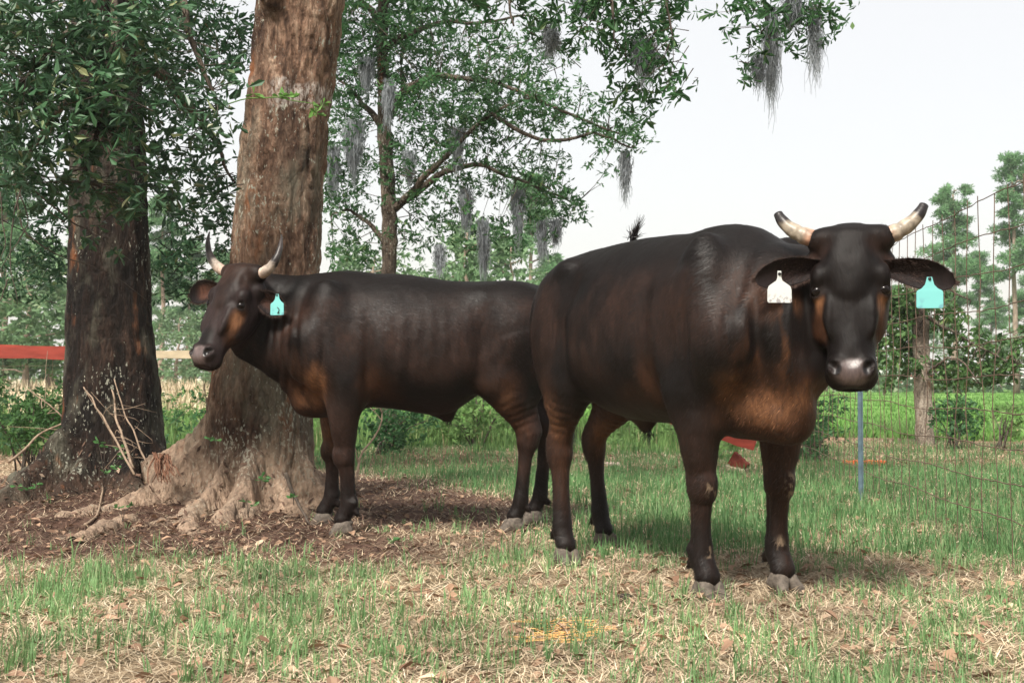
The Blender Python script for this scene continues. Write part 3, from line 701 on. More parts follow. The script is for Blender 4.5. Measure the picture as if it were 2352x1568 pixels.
    def folds(v, hc):
        d = np.zeros(len(v))
        # throat / neck folds running down the near side
        m = gau(v, (.32, -.16, .98), (.12, .14, .20)); d += .005 * m * np.sin((v[:, 0] * 70 + v[:, 1] * 40) + 3 * vnoise(v * 6, 9))
        m = gau(v, (-.17, -.32, .80), (.08, .12, .14)); d += .007 * m * np.sin(v[:, 0] * 75 + v[:, 2] * 10)
        for (a, b) in ((-.94, -.2), (-1.22, .2)):
            m = gau(v, (a + .02, b, .63), (.12, .10, .12)); d += .0022 * m * np.sin(v[:, 2] * 140 + v[:, 0] * 70 + 4 * vnoise(v * 9, 4))
        return d
    C['folds'] = folds
    C['dents'] = [((-.20, -.36, .98), (.04, .12, .22), .024), ((-.17, -.32, .76), (.028, .12, .13), .026), ((.075, -.28, .90), (.022, .10, .13), .016), ((.24, -.21, 1.0), (.03, .08, .17), .016), ((-.80, -.31, .88), (.035, .10, .15), .018), ((-1.12, -.24, .98), (.03, .10, .16), .010), ((.0, -.3, 1.22), (.10, .12, .03), .008), ((-.76, -.30, 1.17), (.09, .1, .07), .018), ((-1.10, -.2, 1.30), (.08, .1, .05), .010), ((-.85, -.34, 1.0), (.10, .12, .12), .018), ((-.9, .34, 1.0), (.10, .12, .12), .018), ((.2, -.29, 1.05), (.04, .1, .12), .012), ((.20, -.24, .70), (.03, .1, .1), .015)]
    D = make_cow('bull', 'stocky black-brown bull facing us, with blunt horns and a white tag in one ear', 'bull', (.854, 4.58), hv, C)
    r = D['root']
    tag_plate('ear_tag', P(1790, 629, 3.97), (1, .1, 0), 'white', r, D['Winv'], 'speckled white ear tag')
    tag_plate('ear_tag', P(2135, 640, 4.05), (1, -.1, 0), 'teal', r, D['Winv'], 'smudged teal ear tag')
    # tail lying across the far flank, its switch flicked up over the back
    tl = D['tl']; mb = MB(); tip = tl(P(1453, 548, 5.45)); tip2 = tl(P(1462, 512, 5.45))
    pts = np.array([(-1.28, .02, 1.25), (-1.35, .10, 1.20), (-1.31, .24, 1.14), (-1.20, .34, 1.16), (-1.0, .36, 1.22), tip + np.array((-.10, .06, -.07)), tip])
    tt = np.linspace(0, 1, 30); ti = np.linspace(0, 1, len(pts)); cur = np.stack([np.interp(tt, ti, pts[:, i]) for i in range(3)], -1)
    for _ in range(4): cur[1:-1] = (cur[:-2] + cur[1:-1] * 2 + cur[2:]) / 4
    mb.tube(cur, np.linspace(.028, .012, 30), 10)
    to = mesh_obj('tail', np.concatenate(mb.v), [np.concatenate(mb.f[4]), np.concatenate(mb.f[3])], M_HIDE, r, color=(.012, .009, .009))
    mb = MB(); rg = rnd(11)
    strands(mb, rg, tip, norm(tip2 - tip), 44, .06, .03, .0026, .30)
    strands(mb, rg, tip, norm(tip2 - tip + np.array((.02, 0, 0))), 34, .12, .010, .0026, .10)
    strands(mb, rg, tip, (.3, -.3, .35), 30, .07, .03, .0020, .4)
    mb.build('tail_switch', M_HAIR, to, smooth=False)
    mb = MB(); strands(mb, rg, (-.60, 0, .575), (0, 0, -1), 60, .05, .03, .0012, .35); strands(mb, rg, (-.60, 0, .57), (0.05, 0, -1), 8, .11, .006, .0016, .08)
    mb.build('sheath_hair', M_HAIR, r, smooth=False)
    return D

def build_steer():
    hv = (-.99, -.136)
    C = dict(
        lo=(-1.50, -.46, .03), hi=(.80, .62, 1.50), poll=P(546, 612, 6.22), n=(-.32, -.32, -.89), s=(.86, -.51, .03), hs=.97,
        trunk=[(.22, 1.08, .80, .06, .93), (.17, 1.18, .73, .11, .93), (.09, 1.26, .665, .18, .93), (.00, 1.31, .635, .24, .94), (-.12, 1.340, .645, .285, .95), (-.30, 1.355, .64, .31, .93), (-.52, 1.335, .605, .325, .91),
               (-.62, 1.322, .60, .32, .91), (-.76, 1.318, .70, .305, .96), (-.90, 1.325, .80, .29, 1.02), (-1.02, 1.325, .83, .265, 1.05), (-1.14, 1.30, .88, .22, 1.06), (-1.22, 1.24, .94, .15, 1.07), (-1.26, 1.17, 1.0, .08, 1.07)],
        ells=[((.02, .18, 1.05), (.11, .09, .25), .08), ((.10, .17, .90), (.12, .09, .14), .07), ((-.10, .0, 1.265), (.15, .07, .07), .08), ((-.82, .17, 1.21), (.08, .05, .05), .09), ((.12, .185, .85), (.065, .05, .09), .03), ((-.07, .205, .88), (.09, .04, .14), .04), ((-.92, .19, .92), (.12, .055, .19), .05),
              ((-.98, .17, 1.02), (.18, .11, .22), .08), ((.09, 0, .78), (.12, .10, .13), .06), ((.10, .01, .68), (.08, .045, .065), .045), ((.0, 0, .67), (.16, .11, .07), .07), ((-.60, 0, .63), (.05, .03, .035), .05)],
        fx=-.05, front=[(-.100, .205), (.005, -.23)], hind=[(-.975, .165), (-1.13, -.16)], hind0=-1.0, leg=1.02, nhair=260000,
        neck=[([(-.02, 0, 1.12, .205), (.16, .02, 1.165, .175), ('h', .06, 0, -.25, .15), ('h', .09, 0, -.15, .115)], .09, ('mix', .74)),
              ([(.04, 0, .95, .23), (.20, .02, .95, .175), ('h', .22, 0, -.29, .12), ('h', .20, 0, -.19, .09)], .08, ('mix', .66)),
              ([('h', .33, 0, -.18, .04), ('h', .36, -.01, -.27, .045), (.21, .02, .84, .05), (.13, 0, .70, .04)], .07, ('mix', .5))],
        extra=[((-.62, 0, .597), (.028, .022, .030), .04)],
        patches=[((.10, .06, .74), (.13, .26, .13), 'b', .95), ((.07, .20, .77), (.055, .12, .10), 't', .85), ((.12, .16, .70), (.09, .10, .05), 't', .5), ((.15, .12, .90), (.08, .12, .15), 'b', -.8), ((-.22, .28, .74), (.07, .12, .11), 'b', .8), ((-.30, .28, .70), (.08, .1, .09), 'b', .4),
                 ((-.90, .2, .66), (.10, .12, .15), 'b', .65), ((-.98, .2, .55), (.07, .1, .08), 'b', .5), ((-.85, .24, .78), (.12, .1, .05), 'b', .5), ((.0, -.22, .54), (.08, .12, .14), 't', .6), ((-.90, .22, .70), (.05, .08, .08), 't', .4), ((-.03, .2, .55), (.1, .1, .2), 'd', .8), ((-.5, .3, 1.0), (.5, .15, .16), 'd', .5)],
        face=(.020, .0125, .012), nose=1.5,
        hpatches=[((.28, .095, -.055), (.085, .040, .036), 't', .75), ((.34, .078, -.09), (.08, .03, .05), 'b', .8), ((.05, .05, .0), (.09, .09, .05), 'd', .9), ((.18, .0, .0), (.10, .05, .05), 'd', .6), ((.42, 0, .0), (.06, .045, .03), 'k', .95)],
        horns=[[(.015, .10, -.05, .031), (.004, .150, -.045, .030), (-.02, .195, -.035, .0265), (-.065, .222, -.025, .021), (-.13, .222, -.02, .015), (-.215, .190, -.02, .004)],
               [(.015, -.10, -.05, .031), (.004, -.155, -.045, .030), (-.02, -.215, -.035, .0265), (-.065, -.275, -.025, .021), (-.13, -.325, -.02, .015), (-.215, -.365, -.02, .004)]],
        horncol=((.42, .31, .25), (.33, .28, .24), (.035, .028, .027)), tipat=.48,
        ears=[((.10, .11, -.11), (.16, .82, -.55), (.35, -.1, .90), .155, .115), ((.105, -.115, -.08), (.10, -.985, .04), (.45, .1, .88), .245, .12)],
        inear=((.16, .065, .04), .6), tuft=160,
        mud=[((.0, .25, .17), (.05, .03, .05), .25)],
    )
    def folds(v, hc):
        d = np.zeros(len(v))
        m = gau(v, (.22, .16, .98), (.10, .14, .20)); d += .006 * m * np.sin(v[:, 0] * 150 + v[:, 2] * 12 + 2 * vnoise(v * 5, 9))
        m = gau(v, (-.26, .30, .80), (.14, .14, .22)); d += .0035 * m * np.sin(v[:, 0] * 62 + v[:, 2] * 6 + 2 * vnoise(v * 4, 2))
        m = gau(v, (-.50, .32, .98), (.25, .14, .20)); d += .0012 * m * np.sin(v[:, 0] * 85 + 2 * vnoise(v * 4, 6))
        m = gau(v, (.14, .14, .72), (.12, .14, .08)); d += .007 * m * np.sin(v[:, 0] * 60 - v[:, 2] * 30)
        for (a, b) in ((-.96, .2),):
            m = gau(v, (a, b, .62), (.12, .10, .10)); d += .0022 * m * np.sin(v[:, 2] * 140 + v[:, 0] * 70 + 4 * vnoise(v * 9, 4))
        return d
    C['folds'] = folds
    C['dents'] = [((-.19, .30, .90), (.03, .12, .22), .016), ((-.82, .30, 1.0), (.10, .12, .14), .020), ((.035, .25, .88), (.02, .10, .13), .014), ((.17, .2, 1.0), (.03, .08, .15), .012), ((-.76, .28, .88), (.035, .10, .15), .018), ((-1.05, .22, .96), (.03, .10, .16), .010), ((.14, .22, .70), (.03, .1, .1), .012)]
    D = make_cow('steer', 'dark brown young steer standing side-on before the big trunk with curved pointed horns', 'steer', (-.96, 6.44), hv, C)
    r = D['root']
    t = tag_plate('ear_tag', P(637, 678, 6.02), (.82, -.5, 0), 'teal', r, D['Winv'], 'teal ear tag with a worn number')
    mb = MB(); a = np.linspace(0, 1, 9)
    pts = np.stack([.004 + .012 * np.sin(a * 3.1) + 0 * a, np.full(9, -.0045), -.060 - .028 * a], -1); pts = np.vstack([pts, [(.018, -.0045, -.088)]])
    mb.tube(pts, .0022, 5); mb.build('number', M_DARKP, t)
    mb = MB(); cur = np.array([(-1.23, 0, 1.2), (-1.29, -.01, 1.12), (-1.31, -.03, .95), (-1.30, -.04, .75), (-1.29, -.05, .6)]); mb.tube(cur, [.026, .022, .017, .014, .011], 10)
    to = mesh_obj('tail', np.concatenate(mb.v), [np.concatenate(mb.f[4]), np.concatenate(mb.f[3])], M_HIDE, r, color=(.012, .009, .009))
    mb = MB(); rg = rnd(13); strands(mb, rg, (-1.29, -.05, .62), (0, 0, -1), 200, .28, .03, .0018, .12); mb.build('tail_switch', M_HAIR, to, smooth=False)
    mb = MB(); strands(mb, rg, (-.63, 0, .57), (0, 0, -1), 50, .035, .03, .0012, .4); mb.build('sheath_hair', M_HAIR, r, smooth=False)
    return D
if ONLY in ('', 'cows', 'bull'): build_bull()
if ONLY in ('', 'cows', 'steer'): build_steer()
# ------------------------------------------------------------------ ground shape and zones
def H(x, y):
    x = np.asarray(x, float); y = np.asarray(y, float)
    h = .17 * np.exp(-(((x + 2.6) / 1.3) ** 2 + ((y - 8.4) / 1.2) ** 2)) + .05 * np.exp(-(((x + 1.7) / .9) ** 2 + ((y - 7.6) / .8) ** 2))
    p = np.stack([x * 1.3, y * 1.3, x * 0], -1); far = sstep(9, 14, y)
    h = h + .012 * vnoise(p * 1.7, 1) + .006 * vnoise(p * 6, 2) - .004 + far * .05 * vnoise(p * .35, 3)
    h = h + .45 * sstep(30, 120, y) * sstep(-5, -25, x)
    return h
def zones(x, y):
    """0..1 masks: bare dirt, lush grass, dead brown"""
    p = np.stack([x, y, x * 0], -1); n = fbm(p * 1.4, 41, 4); n2 = fbm(p * 3.3, 47, 3)
    e = np.sqrt(((x + 2.1) / 2.55) ** 2 + ((y - 7.45) / 2.3) ** 2); dirt = 1 - sstep(.72, 1.2, e + n * .35 + n2 * .15)
    e2 = np.sqrt(((x + 1.6) / 1.9) ** 2 + ((y - 11.9) / 1.0) ** 2); dirt = np.maximum(dirt, .85 * (1 - sstep(.8, 1.1, e2 + n * .3)))
    lush = sstep(5.0, 6.6, y + n * 1.3) * (1 - sstep(10.3, 11.3, y + n)) * sstep(-.6, .5, x + n2 * .3 - .3 + 1.3 * sstep(7.4, 9.2, y))
    lush = lush * (1 - dirt)
    dead = sstep(10.4, 11.6, y + n * 1.3) * (1 - sstep(13.2 , 15.5, y + n * 2.0 - 2 * (x > 1.8))) * (.3 + .7 * (x > 1.8))
    return dirt, lush, dead
def green_dens(x, y):
    d, l, de = zones(x, y); p = np.stack([x, y, x * 0], -1); n = fbm(p * 1.9, 51, 3); n2 = fbm(p * .9, 57, 2)
    left = (1 - sstep(-1.1, .1, x)) * (1 - sstep(4.6, 5.6, y + n * .6)); right = sstep(.9, 2.0, x) * (1 - sstep(5.5, 7.5, y))
    g = .30 + .65 * left * sstep(-.4, .3, n) + .45 * right * sstep(-.4, .4, n) + .30 * sstep(.0, .5, n2)
    g = np.where(y > 16, .8, g)
    return np.clip(np.maximum(g * (1 - d) * (1 - .9 * de), l * (.75 + .4 * n)) + d * .02, 0, 1)


def build_ground():
    def axis(a, b, fine0, fine1, st, grow):
        v = list(np.arange(fine0, fine1, st)); s = st; x = fine1
        while x < b: v.append(x); s *= grow; x += s
        v.append(b); s = st; x = fine0 - st
        while x > a: v.insert(0, x); s *= grow; x -= s
        v.insert(0, a); return np.array(v)
    xs = axis(-400, 400, -4.5, 4.0, .045, 1.10); ys = axis(-30, 600, 2.6, 13, .045, 1.05)
    X, Y = np.meshgrid(xs, ys, indexing='ij'); x, y = X.ravel(), Y.ravel()
    d, l, de = zones(x, y); p = np.stack([x, y, x * 0], -1); n = fbm(p * 4, 61, 3)[:, None]
    near = (y < 14)
    z = H(x, y) + near * (.006 * vnoise(p * 14, 4) + .010 * d * vnoise(p * 8, 5))
    DIRT, STRAW, GRN, DEAD, FIELD = [np.array(c) for c in ((.085, .050, .037), (.25, .175, .12), (.10, .14, .06), (.23, .15, .095), (.13, .27, .06))]
    g = np.clip(green_dens(x, y), 0, 1)[:, None]
    c = STRAW * (1 + .25 * n); c = c * (1 - g * .6) + GRN * g * .6
    c = c * (1 - d[:, None]) + DIRT * (1 + .3 * n) * d[:, None]
    c = c * (1 - de[:, None]) + DEAD * (1 + .3 * n) * de[:, None]
    f = sstep(15.5, 20, y)[:, None]; patch = fbm(p * .15, 71, 3)[:, None]
    FC = FIELD * (1 + .25 * patch); left = (1 - sstep(-9, -4, x))[:, None] * sstep(28, 40, y)[:, None]; FC = FC * (1 - left) + np.array((.50, .46, .33)) * left
    c = c * (1 - f) + FC * f
    nx, ny = len(xs), len(ys); i = np.arange(nx-1)[:, None]*ny; j = np.arange(ny-1)[None]
    q = np.stack([i+j, i+ny+j, i+ny+j+1, i+j+1], -1).reshape(-1, 4)
    m, n_, L, b = new_mat('soil_and_thatch')
    a = N(n_, 'Attribute', attribute_name='tint'); co = coords(n_, L)
    t = N(n_, 'TexNoise', iScale=42, iDetail=8, iRoughness=.75); L.new(co, t.inputs['Vector']); t2 = N(n_, 'TexNoise', iScale=7, iDetail=5); L.new(co, t2.inputs['Vector'])
    r = ramp(n_, [(.28, (.35, .32, .30)), (.5, (1, 1, 1)), (.72, (1.6, 1.5, 1.4))]); L.new(t.outputs[0], r.inputs[0])
    r2 = ramp(n_, [(.3, (.65, .62, .6)), (.7, (1.3, 1.3, 1.3))]); L.new(t2.outputs[0], r2.inputs[0])
    c1 = mixc(n_, L, a.outputs['Color'], r.outputs[0], 1.0, 'MULTIPLY'); c1 = mixc(n_, L, c1, r2.outputs[0], 1.0, 'MULTIPLY')
    L.new(c1, b.inputs['Base Color']); b.inputs['Roughness'].default_value = .95; b.inputs['Specular IOR Level'].default_value = .15
    bp = N(n_, 'Bump', iStrength=.8, iDistance=.02); L.new(t.outputs[0], bp.inputs['Height']); L.new(bp.outputs[0], b.inputs['Normal'])
    tag(mesh_obj('ground', np.stack([x, y, z], -1), q, m, color=c), kind='structure')

def sample_xy(rg, n, y0, y1, pw=1.0, margin=1.12, xadd=.3):
    u = rg.random(n); e = 2 - pw
    y = (y0 ** e + u * (y1 ** e - y0 ** e)) ** (1 / e) if abs(e) > 1e-6 else y0 * (y1 / y0) ** u
    x = (rg.random(n) * 2 - 1) * (y * .42 * margin + xadd); return x, y

def blades(name, x, y, hgt, wid, yaw, lean, mat, label, cat, z0=0.0, curve=.5, lift=None):
    """grass blades: five vertices each, bending over"""
    n = len(x); z = H(x, y) + z0
    if lift is not None: z = z + lift
    base = np.stack([x, y, z], -1); d = np.stack([np.cos(yaw), np.sin(yaw), yaw * 0], -1); s = np.stack([-np.sin(yaw), np.cos(yaw), yaw * 0], -1)
    up = np.array((0, 0, 1.))
    l1 = lean[:, None]; l2 = np.clip(lean * (1 + curve) + curve * .35, 0, 1.57)[:, None]; hh = hgt[:, None]; w = wid[:, None] / 2
    m = base + (up * np.cos(l1) + d * np.sin(l1)) * hh * .55; t = m + (up * np.cos(l2) + d * np.sin(l2)) * hh * .45
    v = np.stack([base - s * w, base + s * w, m + s * w * .8, m - s * w * .8, t], 1).reshape(-1, 3)
    i = np.arange(n)[:, None] * 5
    return tag(mesh_obj(name, v, [i + np.array([0, 1, 2, 3]), i + np.array([3, 2, 4])], mat, smooth=False), label, cat, kind='stuff')

def leafcards(rg, C, D, L, asp=.34, fold=.18, hi=True):
    """C base points, D unit directions, L lengths"""
    n = len(C); r = rg.normal(0, 1, (n, 3)); S = norm(np.cross(D, r)); Nn = np.cross(S, D); L = L[:, None]; w = L * asp / 2
    if hi:
        P1 = C + D * L * .35; P2 = C + D * L * .72; T = C + D * L - Nn * L * .08
        v = np.stack([C, P1 + S * w * .55 + Nn * w * fold, P2 + S * w + Nn * w * fold, T, P2 - S * w + Nn * w * fold, P1 - S * w * .55 + Nn * w * fold], 1).reshape(-1, 3)
        i = np.arange(n)[:, None] * 6
        return v, np.concatenate([i + np.array([0, 1, 2, 3]), i + np.array([0, 3, 4, 5])])
    P2 = C + D * L * .6; T = C + D * L - Nn * L * .06
    v = np.stack([C, P2 + S * w, T, P2 - S * w], 1).reshape(-1, 3); i = np.arange(n)[:, None] * 4
    return v, i + np.array([0, 1, 2, 3])

def sample_blob(rg, c, rad, n, seed=3, freq=1.6, thr=-.15):
    """points inside an ellipsoid, thinned by noise so that clumps and gaps appear"""
    out = []
    tot = 0
    while tot < n:
        q = rg.normal(0, 1, (n * 2, 3)); q = q / np.linalg.norm(q, axis=1, keepdims=True) * rg.random((n * 2, 1)) ** (1 / 2.4)
        p = c + q * rad; k = fbm(p * freq, seed, 3) > thr; p = p[k][: n - tot]; out.append(p); tot += len(p)
        if len(out) > 8: break
    return np.concatenate(out)

def foliage(rg, blobs, leaf, per, asp=.34, hi=True, seed=3, freq=1.6, thr=-.1, droop=.25, spread=1.0):
    """blobs: (center xyz, radii xyz, clusters). returns leaf mesh arrays and cluster centres"""
    Cs = np.concatenate([sample_blob(rg, np.array(c), np.array(r), n, seed, freq, thr) for c, r, n in blobs])
    cen = np.concatenate([np.tile(np.array(c), (n, 1)) for c, r, n in blobs])[:len(Cs)] if len(blobs) == 1 else None
    tw = norm(rg.normal(0, 1, Cs.shape) * (1, 1, .5) + np.array((0, 0, .1)))
    n = len(Cs); k = per
    base = np.repeat(Cs, k, 0); T = np.repeat(tw, k, 0)
    D = norm(T * .7 + rg.normal(0, .62, (n * k, 3)) * spread - np.array((0, 0, droop)))
    L = leaf * rg.uniform(.45, 1.25, n * k) * np.repeat(rg.uniform(.75, 1.2, n), k); base = base - T * (rg.random((n * k, 1)) * leaf * 1.1)
    v, f = leafcards(rg, base, D, L, asp, hi=hi)
    return v, f, Cs, tw

def pb(u, v, Y, ru, rv, n, rd=None):
    k = pxm(Y); r = (ru / k, (rd if rd else (ru + rv) / 2 / k), rv / k)
    return (P(u, v, Y), r, n)

def limb(mb, pts, r0, r1, rg, seg=7, n=14, wob=.03):
    pts = np.array(pts, float); tt = np.linspace(0, 1, n); ti = np.linspace(0, 1, len(pts))
    cur = np.stack([np.interp(tt, ti, pts[:, i]) for i in range(3)], -1)
    cur[1:-1] += rg.normal(0, wob, (n - 2, 3)); cur[1:-1] = (cur[:-2] + 2 * cur[1:-1] + cur[2:]) / 4
    mb.tube(cur, r0 + (r1 - r0) * tt ** .8, seg); return cur
def twigs(mb, rg, Cs, tw, hubs, frac=.3, r=.0035, leaf=.1):
    """thin twigs from the nearest limb point to a share of the leaf clusters"""
    idx = rg.choice(len(Cs), int(len(Cs) * frac), replace=False); hubs = np.array(hubs)
    for i in idx:
        d = np.linalg.norm(hubs - Cs[i], axis=1); h = hubs[d.argmin()]; L = d.min(); L2 = .32 * leaf / .1
        if L > L2: h = Cs[i] - tw[i] * L2 * .7 + (h - Cs[i]) / L * L2 * .5
        m = (h + Cs[i]) / 2 + rg.normal(0, .04, 3) * min(1, L)
        mb.tube(np.array([h, m, Cs[i]]), [r * 1.6, r, r * .5], 3, cap=False)

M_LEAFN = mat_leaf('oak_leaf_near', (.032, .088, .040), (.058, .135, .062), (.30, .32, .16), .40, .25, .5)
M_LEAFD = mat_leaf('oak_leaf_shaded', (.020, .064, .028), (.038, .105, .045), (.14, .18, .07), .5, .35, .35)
M_LEAFM = mat_leaf('oak_leaf_mid', (.034, .105, .036), (.060, .155, .056), (.16, .24, .09), .5, .45, .35)
M_LEAFB = mat_leaf('back_leaf', (.10, .18, .09), (.17, .27, .14), (.28, .34, .20), .7, .35, .2)
M_PINE = mat_leaf('pine_needles', (.10, .21, .10), (.16, .30, .14), (.28, .34, .22), .7, .35, .1)
M_WEED = mat_leaf('weed_leaf', (.08, .16, .05), (.16, .28, .09), (.36, .32, .18), .7, .35, .2)
M_GRASS = mat_leaf('grass_blade', (.125, .245, .095), (.205, .345, .145), (.46, .46, .27), .55, .35, .3)
M_LAWN = mat_leaf('lawn_blade', (.070, .170, .060), (.125, .250, .095), (.38, .38, .21), .6, .35, .25)
M_STRAW = mat_leaf('straw', (.31, .225, .14), (.58, .475, .335), (.78, .71, .56), .8, .1, .2)
M_MULCH = mat_leaf('mulch', (.055, .034, .026), (.15, .092, .066), (.46, .35, .26), .85, 0, .2)
M_LITTER = mat_leaf('dead_leaf', (.17, .095, .06), (.34, .22, .145), (.60, .46, .33), .7, .1, .3)
M_BARK_L = mat_bark('bark_dark', (.007, .005, .0042), (.021, .0135, .010), (.060, .036, .026), .1, base=((.16, .10, .07), -.15))
M_BARK_M = mat_bark('bark_main', (.055, .033, .024), (.20, .125, .086), (.43, .325, .245), .70, band=(2.50, .085, -1.47), base=((.56, .41, .30), .20))
M_BARK_B = mat_bark('bark_grey', (.05, .04, .032), (.13, .105, .085), (.26, .22, .18), .5, 1.4)
M_BARK_R = mat_bark('bark_pale', (.14, .12, .10), (.38, .34, .285), (.56, .52, .45), .2, 1.6)
M_BARK_P = mat_simple('pine_bark', (.25, .19, .15), .9, .35, 14, .4, .2, stretch=(1, 1, .3))
M_TWIG = mat_simple('twig_bark', (.085, .068, .055), .85, .3, 40, .2, .2)
M_STICK = mat_simple('dry_stick', (.27, .20, .145), .85, .35, 30, .4, .2)
M_MOSS = mat_leaf('moss_strand', (.20, .22, .235), (.32, .345, .37), (.42, .44, .46), .9, .4, .1)

def sdf_trunk(name, chains, lo, hi, res, mat, parent, ridge, seed, cen=None, roots=()):
    F = Field(lo, hi, res)
    for ch, k, sq in chains: F.chain(ch, k, sq)
    if roots:
        def skirt(X, Y, Z):
            x = X - cen[0]; y = Y - cen[1]; G0 = H(np.broadcast_to(X, (X.shape[0], Y.shape[1], 1)), np.broadcast_to(Y, (X.shape[0], Y.shape[1], 1)))
            Zt = np.zeros_like(G0)
            for i, (dx, dy, h0, lam, w0) in enumerate(roots):
                L = math.hypot(dx, dy); dx, dy = dx / L, dy / L; s_ = x * dx + y * dy; c = -x * dy + y * dx
                c = c + (.06 * np.sin(s_ * 5.0 + i * 2.1) - .06 * math.sin(.3 * 5 + i * 2.1)) * np.clip(s_ - .25, 0, 1) * 2
                z0 = h0 * np.exp(-np.maximum(s_ - .2, 0) / lam) + .05 * np.exp(-np.maximum(s_ - .2, 0) / (lam * 3)); w = w0 * (.55 + .6 * np.exp(-np.maximum(s_ - .2, 0) / (lam * 1.4)))
                zi = z0 * np.exp(-(c / w) ** 2) * sstep(-.05, .12, s_)
                Zt = np.maximum(Zt, zi) + .08 * np.minimum(Zt, zi)
            d = (Z - G0 - Zt + .055)
            gx, gy = np.gradient(Zt[..., 0], res); g = np.sqrt(1 + gx ** 2 + gy ** 2)[..., None]
            return (d / g).astype(np.float32)
        F.apply(skirt, lo, (hi[0], hi[1], 1.2), .035)
    v, f = F.mesh()
    if roots:
        ok = v[:, 2] > H(v[:, 0], v[:, 1]) - .045; m2 = ok[f].any(1); f = f[m2]; u_, inv = np.unique(f, return_inverse=True); v = v[u_]; f = inv.reshape(-1, 4); v = relax(v, f, 2); nn = vnormals(v, f)
    z = v[:, 2]; flare = 1 - sstep(.3, 1.3, z)
    d = ridge * (1 - np.abs(fbm(v * (7, 7, 1.1), seed, 3)) * 2.2) + ridge * .9 * fbm(v * (16, 16, 4), seed + 1, 3) + ridge * .7 * fbm(v * (34, 34, 15), seed + 2, 2) + ridge * 1.6 * flare * fbm(v * 3.3, seed + 5, 2)
    wv = v + .05 * np.stack([vnoise(v * 4, 61), vnoise(v * 4, 62), v[:, 0] * 0], -1)
    rid = 1 - np.abs(vnoise(wv * (17, 17, 3.2), seed + 9)) * 2.4; d -= ridge * .95 * np.clip(rid, 0, 1) ** 2; rid = 1 - np.abs(vnoise(wv * (13, 13, 9), seed + 19)) * 3.5; d -= ridge * .5 * np.clip(rid, 0, 1) ** 2
    low = 1 - sstep(.25, .6, z); d += ridge * .4 * low * fbm(v * (24, 24, 18), seed + 31, 2); v = v + nn * d[:, None]; nn = vnormals(v, f)
    ok = np.where((v[:, 2] < .5) & (v[:, 2] > H(v[:, 0], v[:, 1]) + .005) & (nn[:, 2] > .30))[0]; rg = rnd(seed + 3); pk = rg.choice(ok, 330); pk = pk[rg.random(len(pk)) < (1 - v[pk, 2] * 1.8)]; m = len(pk)
    D = rg.normal(0, 1, (m, 3)); D = norm(D - nn[pk] * (D * nn[pk]).sum(1)[:, None]); S = np.cross(nn[pk], D); Cc = v[pk] + nn[pk] * .006; Lh = rg.uniform(.015, .055, (m, 1)); w = Lh * rg.uniform(.08, .28, (m, 1))
    q = np.stack([Cc, Cc + D * Lh * .5 + S * w, Cc + D * Lh + nn[pk] * .004, Cc + D * Lh * .5 - S * w], 1).reshape(-1, 3)
    LITTER.append((q, np.arange(len(q)).reshape(-1, 4)))
    return mesh_obj(name, v, f, mat, parent)

LITTER = []
def W3(u, v, Y, r): return (*P(u, v, Y), r)

